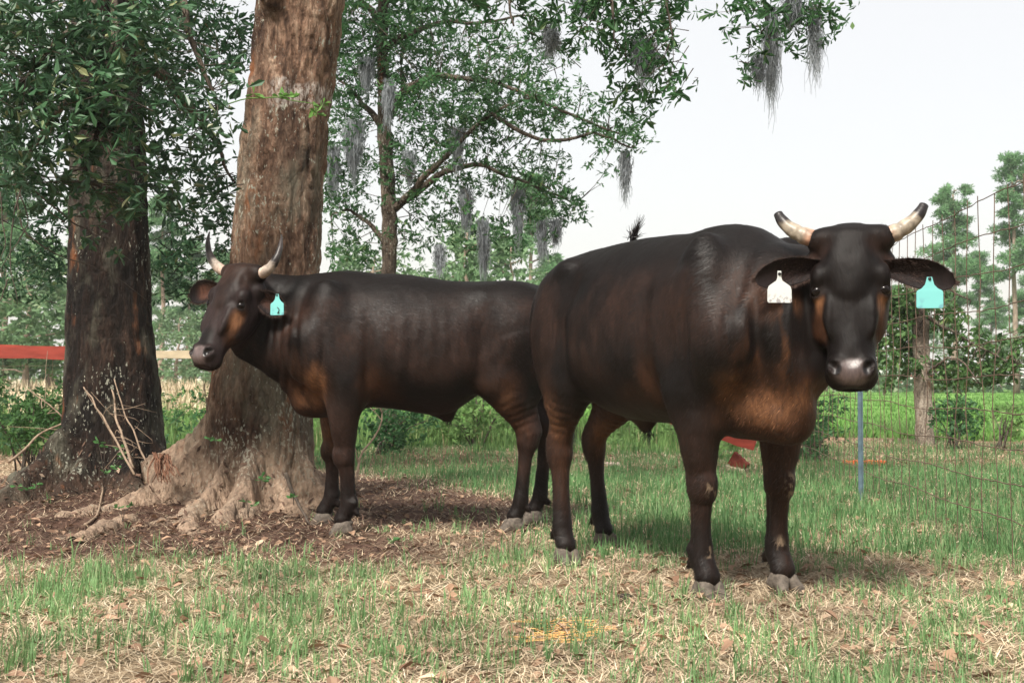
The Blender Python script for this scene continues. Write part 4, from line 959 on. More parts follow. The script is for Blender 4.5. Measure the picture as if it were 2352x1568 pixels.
def build_main_tree():
    rg = rnd(21); Y = 7.45; k = pxm(Y)
    root = empty('oak_tree', (-1.6, Y, 0), 'big brown oak trunk with a faded white paint ring and spreading roots behind the steer', 'tree')
    root_off = Matrix.Translation((-1.6, Y, 0)).inverted()
    r = lambda w: w / 2 / k
    T = [W3(706, -330, Y, r(185)), W3(691, 0, Y, r(196)), W3(660, 260, Y, r(186)), W3(640, 480, Y, r(196)), W3(628, 650, Y, r(200)), W3(610, 790, Y, r(215)), W3(598, 900, Y, r(228)), W3(594, 1010, Y, r(238)), W3(592, 1120, Y, r(250)), W3(590, 1180, Y, r(250))]
    rt = lambda pts: pts
    def G(u, v, rr, dz=0):    # a root point resting on the ground seen at (u, v)
        Yg = CAMZ * FPX / (v - HOR)
        for _ in range(4):
            q = P(u, v, Yg); Yg = Yg * (CAMZ - float(H(q[0], q[1]))) / max(CAMZ - q[2], .05)
        q = P(u, v, Yg); return (q[0], q[1], float(H(q[0], q[1])) + dz, rr)
    ch = [(T, .08, None),
          ([G(455, 1150, .07, -.02), G(430, 1200, .05, -.02), G(445, 1230, .03, -.025)], .06, None),
          ([G(300, 1200, .035, -.015), G(200, 1235, .045, -.012), G(120, 1270, .03, -.022)], .05, None),
          ([W3(650, 60, Y-.12, .07), W3(615, -20, Y-.3, .055), W3(560, -160, Y-.5, .04)], .05, None)]
    o = sdf_trunk('trunk', ch, (-3.1, 5.9, -.12), (-.7, 8.4, 3.9), .013, M_BARK_M, root, .015, 5, (-1.555, 7.42), [(-.67, -.30, .54, .32, .105), (-.28, -.70, .44, .28, .080), (.10, -1.0, .50, .30, .09), (.42, -.62, .44, .25, .08), (.50, -.22, .52, .22, .10), (-.70, .22, .62, .50, .11), (.5, .5, .5, .25, .12), (-.2, .9, .5, .3, .12)]); o.matrix_parent_inverse = root_off
    # big limb leaving to the right above the picture with hanging leafy branches and the top-right foliage
    mb = MB(); A = P(700, -300, Y)
    hubs = []
    hubs.append(limb(mb, [A, P(1000, -260, 7.6), P(1350, -160, 7.8), P(1700, -120, 8.0), P(2050, -150, 8.2)], .13, .04, rg, 8, 24, .03))
    for a, b2, r0 in ((P(1100, -240, 7.65), P(1180, 60, 7.3), .025), (P(1350, -160, 7.8), P(1410, 90, 7.6), .025), (P(1450, -140, 7.85), P(1545, 85, 7.8), .022), (P(1700, -120, 8), P(1760, 60, 8.1), .022), (P(1900, -140, 8), P(1880, 40, 8.1), .02)):
        hubs.append(limb(mb, [a, (a + b2) / 2 + (.08, 0, .05), b2], r0, .006, rg, 5, 12, .02))
    hubs = np.concatenate(hubs)
    bl = [pb(1120, -10, 7.7, 190, 90, 110, .5), pb(1350, 20, 7.9, 170, 100, 150, .5), pb(1470, 120, 8.0, 95, 120, 130, .4), pb(1440, -40, 8, 170, 70, 110, .5), pb(1560, 10, 8.0, 60, 50, 24, .3), pb(1490, 215, 8, 75, 60, 34, .3), pb(1560, 190, 8, 50, 40, 8, .2),
          pb(1690, 0, 8.1, 110, 40, 26, .3), pb(1770, 60, 8.1, 120, 95, 70, .35), pb(1880, 10, 8.1, 90, 60, 36, .3), pb(1730, 150, 8.1, 45, 50, 12, .2), pb(1900, 70, 8.1, 50, 50, 9, .2)]
    v, f, Cs, tw = foliage(rg, [(c, r, int(n * .8)) for c, r, n in bl], .080, 7, .30, True, 5, 3.2, -.25, .35)
    twigs(mb, rg, Cs, tw, hubs, .35, .0025)
    o = mb.build('limb', M_TWIG, root); o.matrix_parent_inverse = root_off
    o = mesh_obj('crown', v, f, M_LEAFM, root, smooth=False); o.matrix_parent_inverse = root_off
    # upper crown, higher than the picture shows
    bl = [((-1.0, 8.4, 5.2), (2.2, 1.6, .9), 500), ((1.2, 8.6, 5.0), (1.6, 1.4, .7), 250)]
    v, f, Cs, tw = foliage(rg, bl, .12, 7, .36, False, 5, 1.2, -.1, .3)
    o = mesh_obj('upper_crown', v, f, M_LEAFM, root, smooth=False); o.matrix_parent_inverse = root_off
    # thin leafy sprig in front of the trunk
    mb = MB(); c = limb(mb, [P(490, 250, 6.6), P(566, 225, 6.6), P(633, 222, 6.6), P(680, 232, 6.6), P(728, 240, 6.6)], .004, .002, rg, 4, 16, .003)
    Cc = np.array([P(*q, 6.6) for q in ((655, 222), (672, 226), (640, 222), (735, 245), (728, 262), (742, 238), (722, 250), (583, 215))]); Cc = np.repeat(Cc, 5, 0)
    D = norm(rg.normal(0, 1, Cc.shape) * (1, .5, .8)); v, f = leafcards(rg, Cc, D, rg.uniform(.035, .065, len(Cc)), .36)
    mb.add(v, f); o = mb.build('sprig', mat_leaf('bright_leaf', (.09, .20, .04), (.13, .27, .06), (.2, .3, .1), .5, .35, .3), root, smooth=False); o.matrix_parent_inverse = root_off

def build_left_tree():
    rg = rnd(31); Y = 7.95; k = pxm(Y); r = lambda w: w / 2 / k
    root = empty('oak_tree', (-2.6, Y, 0), 'dark oak trunk at the left, its top buried in hanging leafy branches', 'tree'); off = Matrix.Translation((-2.6, Y, 0)).inverted()
    def G(u, v, Yg, rr): return W3(u, v, Yg, rr)
    T = [W3(240, -330, Y, r(140)), W3(243, 0, Y, r(145)), W3(247, 300, Y, r(164)), W3(250, 560, Y, r(176)), W3(252, 750, Y, r(186)), W3(258, 880, Y, r(205)), W3(262, 980, Y, r(215)), W3(262, 1080, Y, r(225)), W3(262, 1130, Y, r(225))]
    ch = [(T, .08, None)]
    o = sdf_trunk('trunk', ch, (-4.0, 6.5, -.1), (-1.75, 9.0, 4.1), .018, M_BARK_L, root, .011, 15, (-2.6, 7.93), [(-.50, -.72, .58, .42, .115), (.45, -.12, .50, .20, .12), (-.08, -.9, .45, .26, .11), (.40, -.65, .40, .24, .10), (-.9, .1, .4, .3, .11), (.1, .9, .5, .3, .12)]); o.matrix_parent_inverse = off
    mb = MB(); hubs = []
    for ps, r0 in (([P(240, -250, Y), P(300, -150, 7.0), P(200, 40, 6.3), P(60, 180, 6.0)], .05), ([P(240, -250, Y), P(380, -180, 6.8), P(430, 60, 6.4), P(500, 240, 6.3)], .045), ([P(240, -250, Y), P(100, -150, 7), P(0, 100, 6.5), P(-60, 380, 6.4)], .045),
                   ([P(240, -250, Y), P(260, 0, 6.6), P(240, 230, 6.1), P(200, 420, 6.2)], .035), ([P(245, 100, Y), P(380, 180, 8.5), P(480, 300, 9), P(540, 420, 9.2)], .06), ([P(245, 150, Y), P(120, 250, 8.6), P(20, 420, 9)], .05)):
        hubs.append(limb(mb, ps, r0, .008, rg, 6, 18, .02))
    hubs = np.concatenate(hubs)
    near = [pb(60, 60, 6.1, 170, 120, 230, .5), pb(230, 80, 6.1, 150, 130, 230, .45), pb(360, 40, 6.2, 100, 90, 100, .4), pb(90, 250, 6.0, 150, 120, 210, .45), pb(240, 270, 6.1, 110, 130, 170, .4), pb(330, 200, 6.2, 120, 100, 90, .4),
            pb(440, 270, 6.2, 110, 85, 90, .35), pb(250, 420, 6.3, 90, 90, 80, .35), pb(340, 400, 6.3, 90, 110, 60, .35), pb(430, 400, 6.4, 90, 100, 60, .35), pb(90, 400, 6.2, 110, 80, 80, .4), pb(20, 180, 6, 80, 160, 90, .4), pb(510, 170, 6.4, 50, 70, 24, .3)]
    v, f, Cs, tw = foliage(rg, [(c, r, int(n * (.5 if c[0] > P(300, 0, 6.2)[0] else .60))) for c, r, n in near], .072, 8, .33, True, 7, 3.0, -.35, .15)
    t1 = MB(); twigs(t1, rg, Cs, tw, hubs, .3, .0025)
    # bare and half-bare twigs hanging at the left edge and across the trunk
    for ps, r0 in (([P(60, 380, 6.3), P(35, 480, 6.2), P(20, 600, 6.2), P(40, 700, 6.2)], .006), ([P(45, 440, 6.2), P(70, 520, 6.2), P(20, 580, 6.2), P(-10, 650, 6.2)], .004), ([P(30, 380, 6.3), P(50, 530, 6.3), P(90, 563, 6.3), P(152, 594, 6.4), P(254, 623, 6.6), P(340, 692, 6.8)], .005),
                   ([P(60, 420, 6.3), P(156, 504, 6.4), P(207, 531, 6.5), P(305, 602, 6.6)], .006), ([P(228, 566, 6.5), P(232, 610, 6.5), P(224, 668, 6.5)], .003), ([P(20, 640, 6.2), P(0, 690, 6.2), P(-40, 760, 6.2)], .004), ([P(0, 440, 6.2), P(12, 560, 6.2), P(-5, 640, 6.2)], .004)):
        limb(t1, ps, r0, .0016, rg, 5, 16, .006)
    o = t1.build('twigs', M_TWIG, root); o['kind'] = 'stuff'; o.matrix_parent_inverse = off
    o = mb.build('limb', M_BARK_B, root); o.matrix_parent_inverse = off
    ex = []
    for (u, v2, Y2, n) in ((273, 586, 6.5, 9), (262, 575, 6.5, 5), (195, 545, 6.4, 6), (205, 560, 6.4, 5), (215, 548, 6.4, 4), (160, 500, 6.4, 6), (60, 430, 6.3, 10), (40, 500, 6.2, 6), (110, 470, 6.3, 8)): ex += [P(u, v2, Y2)] * n
    ex = np.array(ex); D = norm(rg.normal(0, 1, ex.shape)); v2, f2 = leafcards(rg, ex, D, rg.uniform(.05, .075, len(ex)), .36)
    o = mesh_obj('leaves', np.concatenate([v, v2]), np.concatenate([f, f2 + len(v)]), M_LEAFN, root, smooth=False); o.matrix_parent_inverse = off
    back = [pb(440, 60, 9.0, 130, 110, 380, .7), pb(420, 210, 9.2, 110, 90, 200, .6), pb(450, 400, 9.3, 110, 110, 230, .6), pb(440, 560, 9.6, 110, 100, 240, .6), pb(400, 640, 9.8, 80, 70, 120, .5), pb(90, 470, 9.2, 110, 110, 150, .6), pb(60, 620, 9.5, 110, 80, 200, .6), pb(130, 560, 9.5, 80, 90, 110, .6),
            pb(100, 160, 9, 200, 200, 560, .8), pb(290, 130, 9, 130, 170, 300, .7), pb(510, 480, 9.5, 60, 100, 70, .5), pb(20, 380, 9, 90, 120, 140, .6), pb(540, 90, 9.2, 70, 90, 110, .5), pb(480, 690, 10, 60, 40, 40, .5)]
    v, f, Cs, tw = foliage(rg, [(c, r, int(n * .60)) for c, r, n in back], .066, 8, .32, False, 9, 2.8, -.5, .2)
    t2 = MB(); twigs(t2, rg, Cs, tw, hubs, .12, .003); o = t2.build('twigs', M_BARK_L, root); o['kind'] = 'stuff'; o.matrix_parent_inverse = off
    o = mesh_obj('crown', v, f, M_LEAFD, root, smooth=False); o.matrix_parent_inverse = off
    v, f, Cs, tw = foliage(rg, [((-3.0, 8.4, 4.6), (2.2, 1.8, .8), 600)], .12, 7, .36, False, 9, 1.2, -.1, .3)
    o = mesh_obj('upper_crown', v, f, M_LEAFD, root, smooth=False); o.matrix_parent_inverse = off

def build_mid_tree():
    rg = rnd(41); Y = 13.8; k = pxm(Y); r = lambda w: w / 2 / k
    root = empty('oak_tree', (P(892, 1030, Y)[0], Y, 0), 'slender oak behind the steer, its airy crown draped with grey moss', 'tree'); off = Matrix.Translation(root.location).inverted()
    mb = MB(); hubs = []
    pts = [W3(888, 1060, Y, r(48)), W3(890, 930, Y, r(40)), W3(893, 640, Y, r(34)), W3(895, 500, Y, r(36)), W3(884, 300, Y, r(32)), W3(878, 100, Y, r(26)), W3(882, -80, Y, r(22)), W3(880, -300, Y, r(12))]
    pa = np.array(pts); tt = np.linspace(0, 1, 60); ti = np.linspace(0, 1, len(pa)); cur = np.stack([np.interp(tt, ti, pa[:, i]) for i in range(4)], -1)
    for _ in range(3): cur[1:-1] = (cur[:-2] + 2 * cur[1:-1] + cur[2:]) / 4
    an = mb.tube(cur[:, :3] + rg.normal(0, .006, (60, 3)), cur[:, 3] * (1 + rg.normal(0, .04, 60)), 12); hubs.append(cur[20:, :3])
    o = mb.build('trunk', M_BARK_B, root); o.matrix_parent_inverse = off
    mb = MB()
    for ps, r0 in (([P(905, 480, Y), P(960, 420, Y-.3), P(1040, 330, Y-.6), P(1130, 260, Y-.8), P(1230, 220, Y-1)], .05), ([P(915, 470, Y), P(1000, 405, Y-.2), P(1100, 370, Y-.2), P(1220, 430, Y-.2), P(1320, 470, Y-.2)], .05), ([P(885, 560, Y), P(850, 510, Y+.1), P(800, 480, Y+.2), P(760, 500, Y+.2)], .04),
                   ([P(884, 300, Y), P(820, 220, Y+.3), P(770, 180, Y+.4)], .05), ([P(884, 280, Y), P(930, 200, Y-.3), P(1000, 170, Y-.5), P(1120, 180, Y-.7), P(1300, 260, Y-.9), P(1430, 310, Y-1)], .055), ([P(880, 120, Y), P(960, 60, Y), P(1080, 50, Y), P(1230, 40, Y)], .05),
                   ([P(892, 240, Y), P(925, 220, Y+.4), P(925, 120, Y+.5), P(960, -40, Y+.6)], .045), ([P(880, 60, Y), P(810, -20, Y), P(760, -80, Y)], .05), ([P(1130, 260, Y-.8), P(1240, 330, Y-.9), P(1380, 300, Y-1), P(1450, 340, Y-1)], .03)):
        hubs.append(limb(mb, ps, r0, .010, rg, 6, 20, .025))
    hubs = np.concatenate(hubs)
    B = lambda u, v2, ru, rv, n, dy=0: pb(u, v2, Y + dy, ru, rv, n, .9)
    bl = [B(860, 60, 130, 110, 420), B(960, 120, 120, 110, 330), B(800, 160, 70, 130, 180), B(1080, 100, 120, 80, 150, -.4), B(1180, 180, 130, 80, 230, -.6), B(1040, 230, 120, 80, 250, -.4), B(960, 300, 90, 80, 150), B(1150, 260, 130, 60, 230, -.6), B(1290, 250, 110, 60, 160, -.8), B(1400, 290, 85, 50, 110, -.9), B(1460, 330, 35, 40, 22, -.9),
          B(900, 400, 120, 90, 180), B(800, 330, 60, 90, 90), B(1040, 380, 80, 70, 110, -.3), B(1160, 400, 110, 60, 150, -.3), B(1260, 450, 85, 70, 130, -.2), B(1320, 470, 50, 45, 40, -.2), B(800, 470, 60, 90, 110, .2), B(830, 560, 80, 50, 80, .2), B(960, 540, 70, 60, 60), B(1090, 520, 90, 60, 75, -.2), B(1200, 540, 90, 50, 60, -.2),
          B(1260, 370, 60, 50, 60, -.3), B(1000, 20, 120, 60, 120), B(1250, 110, 110, 80, 110, -.6), B(770, 600, 30, 40, 14), B(1000, 460, 80, 60, 70), B(775, 60, 50, 110, 120), B(765, 380, 40, 110, 90), B(930, 210, 90, 90, 120), B(1080, 310, 130, 70, 100, -.4), B(800, 240, 60, 90, 100), B(740, 250, 40, 120, 60, .3), B(1380, 380, 60, 30, 14, -.8), B(870, -60, 160, 60, 200)]
    v, f, Cs, tw = foliage(rg, [(c, r, int(n * .95)) for c, r, n in bl], .076, 8, .30, False, 13, 2.4, -.34, .3)
    twigs(mb, rg, Cs, tw, hubs, .12, .004, .2); o = mb.build('limb', M_BARK_B, root); o.matrix_parent_inverse = off
    o = mesh_obj('crown', v, f, M_LEAFM, root, smooth=False); o.matrix_parent_inverse = off
    v, f, Cs, tw = foliage(rg, [((-1.4, 13.8, 6.2), (2.2, 2.0, 1.2), 500)], .12, 7, .36, False, 9, 1.2, -.1, .3)
    o = mesh_obj('upper_crown', v, f, M_LEAFM, root, smooth=False); o.matrix_parent_inverse = off

def build_moss():
    rg = rnd(51)
    L = [(1265, 55, 145, 26, 8.0, 'tuft of grey moss hanging alone in the bright gap left of the top branches'), (1480, 85, 200, 45, 8.0, 'grey moss tangled in the leafy branch tip above the tail switch'),
         (1436, 345, 470, 17, 12.9, 'single long moss strand dangling against the sky above the bull\'s rump'), (1772, 10, 262, 26, 8.1, 'longest moss strand hanging from the top right branch'), (1742, 120, 215, 20, 8.1, 'pale loose moss strand just left of the longest one'),
         (1822, -20, 70, 34, 8.1, 'thick clump of moss between the two longest strands at the top'), (1872, 10, 205, 16, 8.1, 'narrow moss strand hanging furthest right against the sky'), (1336, -20, 50, 14, 8.0, 'short moss wisp high at the top centre'),
         (765, 330, 470, 26, 13.6, 'grey moss beside the edge of the big brown trunk'), (812, 270, 425, 38, 13.5, 'broad pale curtain of moss left of the slender trunk'), (940, 345, 430, 22, 13.5, 'moss hanging just right of the slender trunk'), (1050, 290, 400, 26, 13.2, 'moss hanging under the middle of the long limb'),
         (1112, 500, 650, 24, 13.4, 'long moss curtain over the far trees behind the steer\'s back'), (1190, 430, 570, 24, 13.4, 'dark moss strand under the drooping right branch'), (1245, 505, 605, 18, 13.4, 'moss strand hanging beside the bull\'s rump'), (1276, 500, 570, 20, 13.4, 'dense moss clump nearest the bull\'s rump'),
         (1070, 430, 540, 24, 13.4, 'faint moss veil in the middle of the airy crown'), (842, 130, 220, 26, 13.4, 'moss high on the left of the slender trunk'), (892, 180, 300, 22, 13.4, 'moss wrapped down the front of the slender trunk'), (1010, 560, 640, 18, 13.4, 'wispy moss low over the steer\'s back')]
    for u, v0, v1, w, Y, lab in L:
        k = pxm(Y); mb = MB(); n = int(90 + w * 11); top = P(u, v0, Y); ln = (v1 - v0) / k; W = w / k
        # woody twig it hangs from is part of the clump's own core strand
        for _ in range(n):
            a = rg.random(); x0 = top + np.array((rg.normal(0, W * .38), rg.normal(0, W * .3), -a * ln * .45)); l0 = ln * rg.uniform(.25, .68) * (1.15 - abs(x0[0] - top[0]) / W)
            if l0 < .02: continue
            m = 7; t = np.linspace(0, 1, m)[:, None]; cen = np.array((top[0] + rg.normal(0, W * .10), top[1], 0))
            p = x0 + np.concatenate([(cen[0] - x0[0]) * t * .6, (cen[1] - x0[1]) * t * .5, -t * l0], 1) + np.cumsum(rg.normal(0, .011, (m, 3)) * (1, 1, .3), 0)
            ww = (.0042 if Y > 10 else .0027) * (1 - .7 * t) ; s = norm(np.array((rg.normal(), rg.normal() * .3, 0)))
            i = np.arange(m - 1); mb.add(np.concatenate([p - s * ww, p + s * ww]), np.stack([i, i + 1, m + i + 1, m + i], -1))
        o = mb.build('spanish_moss', M_MOSS, None, smooth=False); tag(o, lab, 'moss', 'grey moss hanging in the oaks')

def simple_tree(name, rg, h, cr, trunk_r, mat_b, mat_l, pine=False, n=300, leaf=.3, low=.3, label='', cat='tree', group=None, loc=(0, 0, 0)):
    root = empty(name, loc, label, cat, group)
    mb = MB(); top = np.array((rg.normal(0, .2), rg.normal(0, .2), h)); pts = np.linspace((0, 0, -.1), top * (1, 1, .97), 12); pts[1:-1, :2] += rg.normal(0, .05, (10, 2))
    mb.tube(pts, np.linspace(trunk_r, trunk_r * .25, 12), 7); 
    blobs = []
    nb = 16 if pine else 12
    for i in range(nb):
        t = low + (1 - low) * (i + .5) / nb; a = rg.random() * 6.28; R = cr * (1.0 - .55 * abs(t - .6) / .4 if not pine else (1.05 - t) * 1.5 + .15) * rg.uniform(.35, .9)
        c = np.array((math.cos(a) * R, math.sin(a) * R, h * t)); base = np.array((0, 0, h * t - .25 * R)); limb(mb, [base, (base + c) / 2 + (0, 0, .1), c], trunk_r * .35, .015, rg, 4, 6, .05)
        rr = cr * rg.uniform(.32, .55); blobs.append((c, (rr, rr, rr * (.42 if pine else .7)), n // nb))
    mb.build('trunk', mat_b, root)
    if pine:
        Cs = np.concatenate([sample_blob(rg, np.array(c), np.array(r2), m, 5, .9, -.3) for c, r2, m in blobs]); k = 12
        D = norm(rg.normal(0, 1, (len(Cs) * k, 3)) + (0, 0, .35)); v, f = leafcards(rg, np.repeat(Cs, k, 0), D, leaf * rg.uniform(.6, 1.1, len(D)), .20, hi=False)
    else: v, f, Cs, tw = foliage(rg, blobs, leaf, 8, .45, False, 5, .8, -.25, .2)
    mesh_obj('crown', v, f, mat_l, root, smooth=False)
    return root
def copy_tree(o, loc, rz, sc, label, group):
    r = o.copy(); COL.objects.link(r); r.location = loc; r.rotation_euler = (0, 0, rz); r.scale = sc
    r['label'] = label
    if group: r['group'] = group
    for ch in o.children:
        c = ch.copy(); COL.objects.link(c); c.parent = r
    return r

def build_back_trees():
    rg = rnd(61)
    pine = simple_tree('pine_tree', rg, 10.5, 1.9, .17, M_BARK_P, M_PINE, True, 1500, .26, .42, 'tall bushy pine beyond the field, left of the two at the right edge', 'tree', None, (P(2195, 880, 62)[0], 62, 0))
    pine2 = simple_tree('pine_tree', rg, 11.8, 1.7, .17, M_BARK_P, M_PINE, True, 1400, .26, .48, 'tallest pine at the right edge beyond the wire fence', 'tree', None, (P(2335, 880, 60)[0], 60, 0))
    leafy = simple_tree('broadleaf_tree', rg, 5.6, 2.3, .12, M_BARK_P, M_LEAFB, False, 640, .24, .22, 'pale green rounded tree showing over the middle of the steer\'s back', 'tree', None, (P(1060, 880, 34)[0], 34, -.6))
    G = 'trees in the far wood beyond the pasture'
    i = 0
    for u, Y, h, kind in ((60, 34, .85, 2), (10, 46, .8, 1), (120, 40, .75, 2), (-80, 36, .9, 2), (400, 48, .6, 2), (430, 62, .75, 0), (370, 58, .8, 1), (480, 44, .6, 2), (500, 66, .8, 0), (200, 60, .9, 0), (560, 52, .7, 2), (960, 40, .72, 2), (1160, 42, .92, 2), (1220, 55, .8, 1), (840, 38, .8, 2), (740, 44, .7, 2),
                          (1010, 62, .6, 0), (1320, 52, .7, 2), (1450, 60, .6, 2), (1600, 66, .7, 0), (1780, 60, .65, 2), (1900, 72, .6, 2), (1990, 75, .55, 0), (2060, 80, .6, 1), (2100, 66, .42, 2), (2120, 74, .75, 0), (2250, 76, .8, 1), (2280, 84, .65, 0), (2170, 90, .7, 2), (2300, 70, .5, 2), (2400, 66, .8, 1), (2420, 58, .75, 2), (2380, 90, .9, 0),
                          (-200, 44, .9, 1), (-300, 40, 1, 2), (2560, 64, 1, 0), (2700, 60, .8, 2), (310, 75, .8, 1), (650, 60, .7, 2), (2030, 58, .4, 2)):
        src = (pine, pine2, leafy)[kind]; x = P(u, 880, Y)[0]
        reg = 'far behind the two trunks at the left' if u < 700 else ('far behind the middle of the steer' if u < 1300 else ('far away behind the bull' if u < 1990 else 'in the far tree line beyond the wire fence')); lab = ('hazy pine ' if kind < 2 else 'rounded pale green tree ') + reg
        sc = h * rg.uniform(.9, 1.1); copy_tree(src, (x, Y, -.1), rg.random() * 6.28, (h * 1.15, h * 1.15, sc), lab, ('pines ' if kind < 2 else 'pale green trees ') + reg)
    # understorey thicket filling between the far trees
    bl = []
    for u in range(-400, 2800, 42):
        Y = rg.uniform(64, 86); k = pxm(Y); x = P(u, 880, Y)[0]; hh = rg.uniform(.9, 2.2) if u < 1900 else rg.uniform(.5, 1.2)
        bl.append(((x, Y, hh * .5 + (.3 if u < 900 else 0)), (1.9, 1.5, hh), 42))
    v, f, Cs, tw = foliage(rg, bl, .42, 7, .5, False, 5, .5, -.4, .1)
    tag(mesh_obj('thicket', v, f, M_LEAFB, None, smooth=False), 'hazy green thicket closing the far side of the field', 'thicket', kind='stuff')

def build_behind():
    vv = np.concatenate([a for a, b in LITTER]); off = np.cumsum([0] + [len(a) for a, b in LITTER[:-1]]); ff = np.concatenate([b + o for (a, b), o in zip(LITTER, off)])
    tag(mesh_obj('root_litter', vv, ff, M_MULCH, None, smooth=False), 'bits of bark and dead leaf caught on the two root flares', 'litter', kind='stuff')
    # unseen trees added behind the camera so the coats reflect dark foliage
    rg = rnd(66); src = next(o for o in bpy.data.objects if o.name == 'broadleaf_tree')
    for i, (x, y, sc) in enumerate(((-13, -9, 1.5), (-7.5, -12, 1.7), (-1.5, -11, 1.55), (4.5, -12.5, 1.75), (10, -10, 1.5), (15, -7, 1.5), (-17, -3, 1.5))):
        r = copy_tree(src, (x, y, -.1), rg.random() * 6.28, (sc * 1.25, sc * 1.25, sc), 'broad leafy tree added unseen behind the viewer to darken reflections', 'trees added behind the viewer to darken reflections')
        r.children[0].data.materials[0] = r.children[0].data.materials[0]

def shrub(name, rg, blobs, leaf, per, mat, label, root_xy, stems=10, asp=.4, thr=-.15, droop=.1, cat='shrub', group=None, hi=False):
    root = empty(name, (*root_xy, 0), label, cat, group); off = Matrix.Translation(root.location).inverted()
    v, f, Cs, tw = foliage(rg, blobs, leaf, per, asp, hi, 17, 2.5, thr, droop)
    mb = MB(); base = np.array((*root_xy, float(H(*root_xy)) - .02))
    for i in rg.choice(len(Cs), min(stems, len(Cs)), replace=False): limb(mb, [base + rg.normal(0, .05, 3) * (1, 1, 0), (base + Cs[i]) / 2 + (0, 0, .1), Cs[i]], .010, .003, rg, 4, 8, .015)
    o = mb.build('stem', M_TWIG, root); o.matrix_parent_inverse = off
    o = mesh_obj('foliage', v, f, mat, root, smooth=False); o.matrix_parent_inverse = off
    return root

def build_right_tree():
    rg = rnd(71); Y = 14.3; k = pxm(Y); r = lambda w: w / 2 / k
    x0 = P(2120, 1025, Y)[0]; root = empty('oak_tree', (x0, Y, 0), 'pale grey leaning oak trunk seen through the wire fence', 'tree'); off = Matrix.Translation(root.location).inverted()
    mb = MB(); pa = np.array([W3(2126, 1070, Y, r(52)), W3(2124, 1025, Y, r(44)), W3(2122, 930, Y, r(40)), W3(2118, 830, Y, r(38)), W3(2112, 740, Y, r(38)), W3(2104, 690, Y, r(30)), W3(2085, 640, Y, r(20)), W3(2070, 600, Y+.2, r(12))])
    tt = np.linspace(0, 1, 50); ti = np.linspace(0, 1, len(pa)); cur = np.stack([np.interp(tt, ti, pa[:, i]) for i in range(4)], -1)
    mb.tube(cur[:, :3] + rg.normal(0, .006, (50, 3)), cur[:, 3] * (1 + rg.normal(0, .05, 50)), 12); o = mb.build('trunk', M_BARK_R, root); o.matrix_parent_inverse = off
    mb = MB(); hubs = []
    for ps, r0 in (([P(2115, 720, Y), P(2170, 750, Y-.2), P(2240, 790, Y-.3), P(2330, 840, Y-.4)], .03), ([P(2112, 700, Y), P(2060, 700, Y), P(2010, 760, Y)], .03), ([P(2118, 860, Y), P(2160, 830, Y-.3), P(2200, 820, Y-.5), P(2250, 880, Y-.5)], .02), ([P(2100, 690, Y), P(2160, 650, Y-.2), P(2230, 690, Y-.3)], .03)):
        hubs.append(limb(mb, ps, r0, .008, rg, 5, 14, .02))
    hubs = np.concatenate(hubs); B = lambda u, v2, ru, rv, n: pb(u, v2, Y, ru, rv, n, .5)
    bl = [B(2080, 690, 60, 40, 100), B(2040, 740, 45, 60, 90), B(2100, 790, 34, 80, 90), B(2150, 720, 70, 50, 80), B(2230, 780, 70, 40, 60), B(2230, 850, 90, 40, 80), B(2310, 830, 70, 50, 70), B(2020, 830, 45, 60, 60), B(2180, 860, 60, 40, 50), B(2350, 780, 40, 50, 40)]
    v, f, Cs, tw = foliage(rg, bl, .095, 7, .42, False, 13, 2.5, -.15, .3); twigs(mb, rg, Cs, tw, hubs, .4, .004, .15)
    o = mb.build('limb', M_BARK_B, root); o.matrix_parent_inverse = off
    o = mesh_obj('crown', v, f, mat_leaf('oak_leaf_right', (.04, .10, .03), (.075, .16, .045), (.16, .22, .08), .6, .35, .3), root, smooth=False); o.matrix_parent_inverse = off

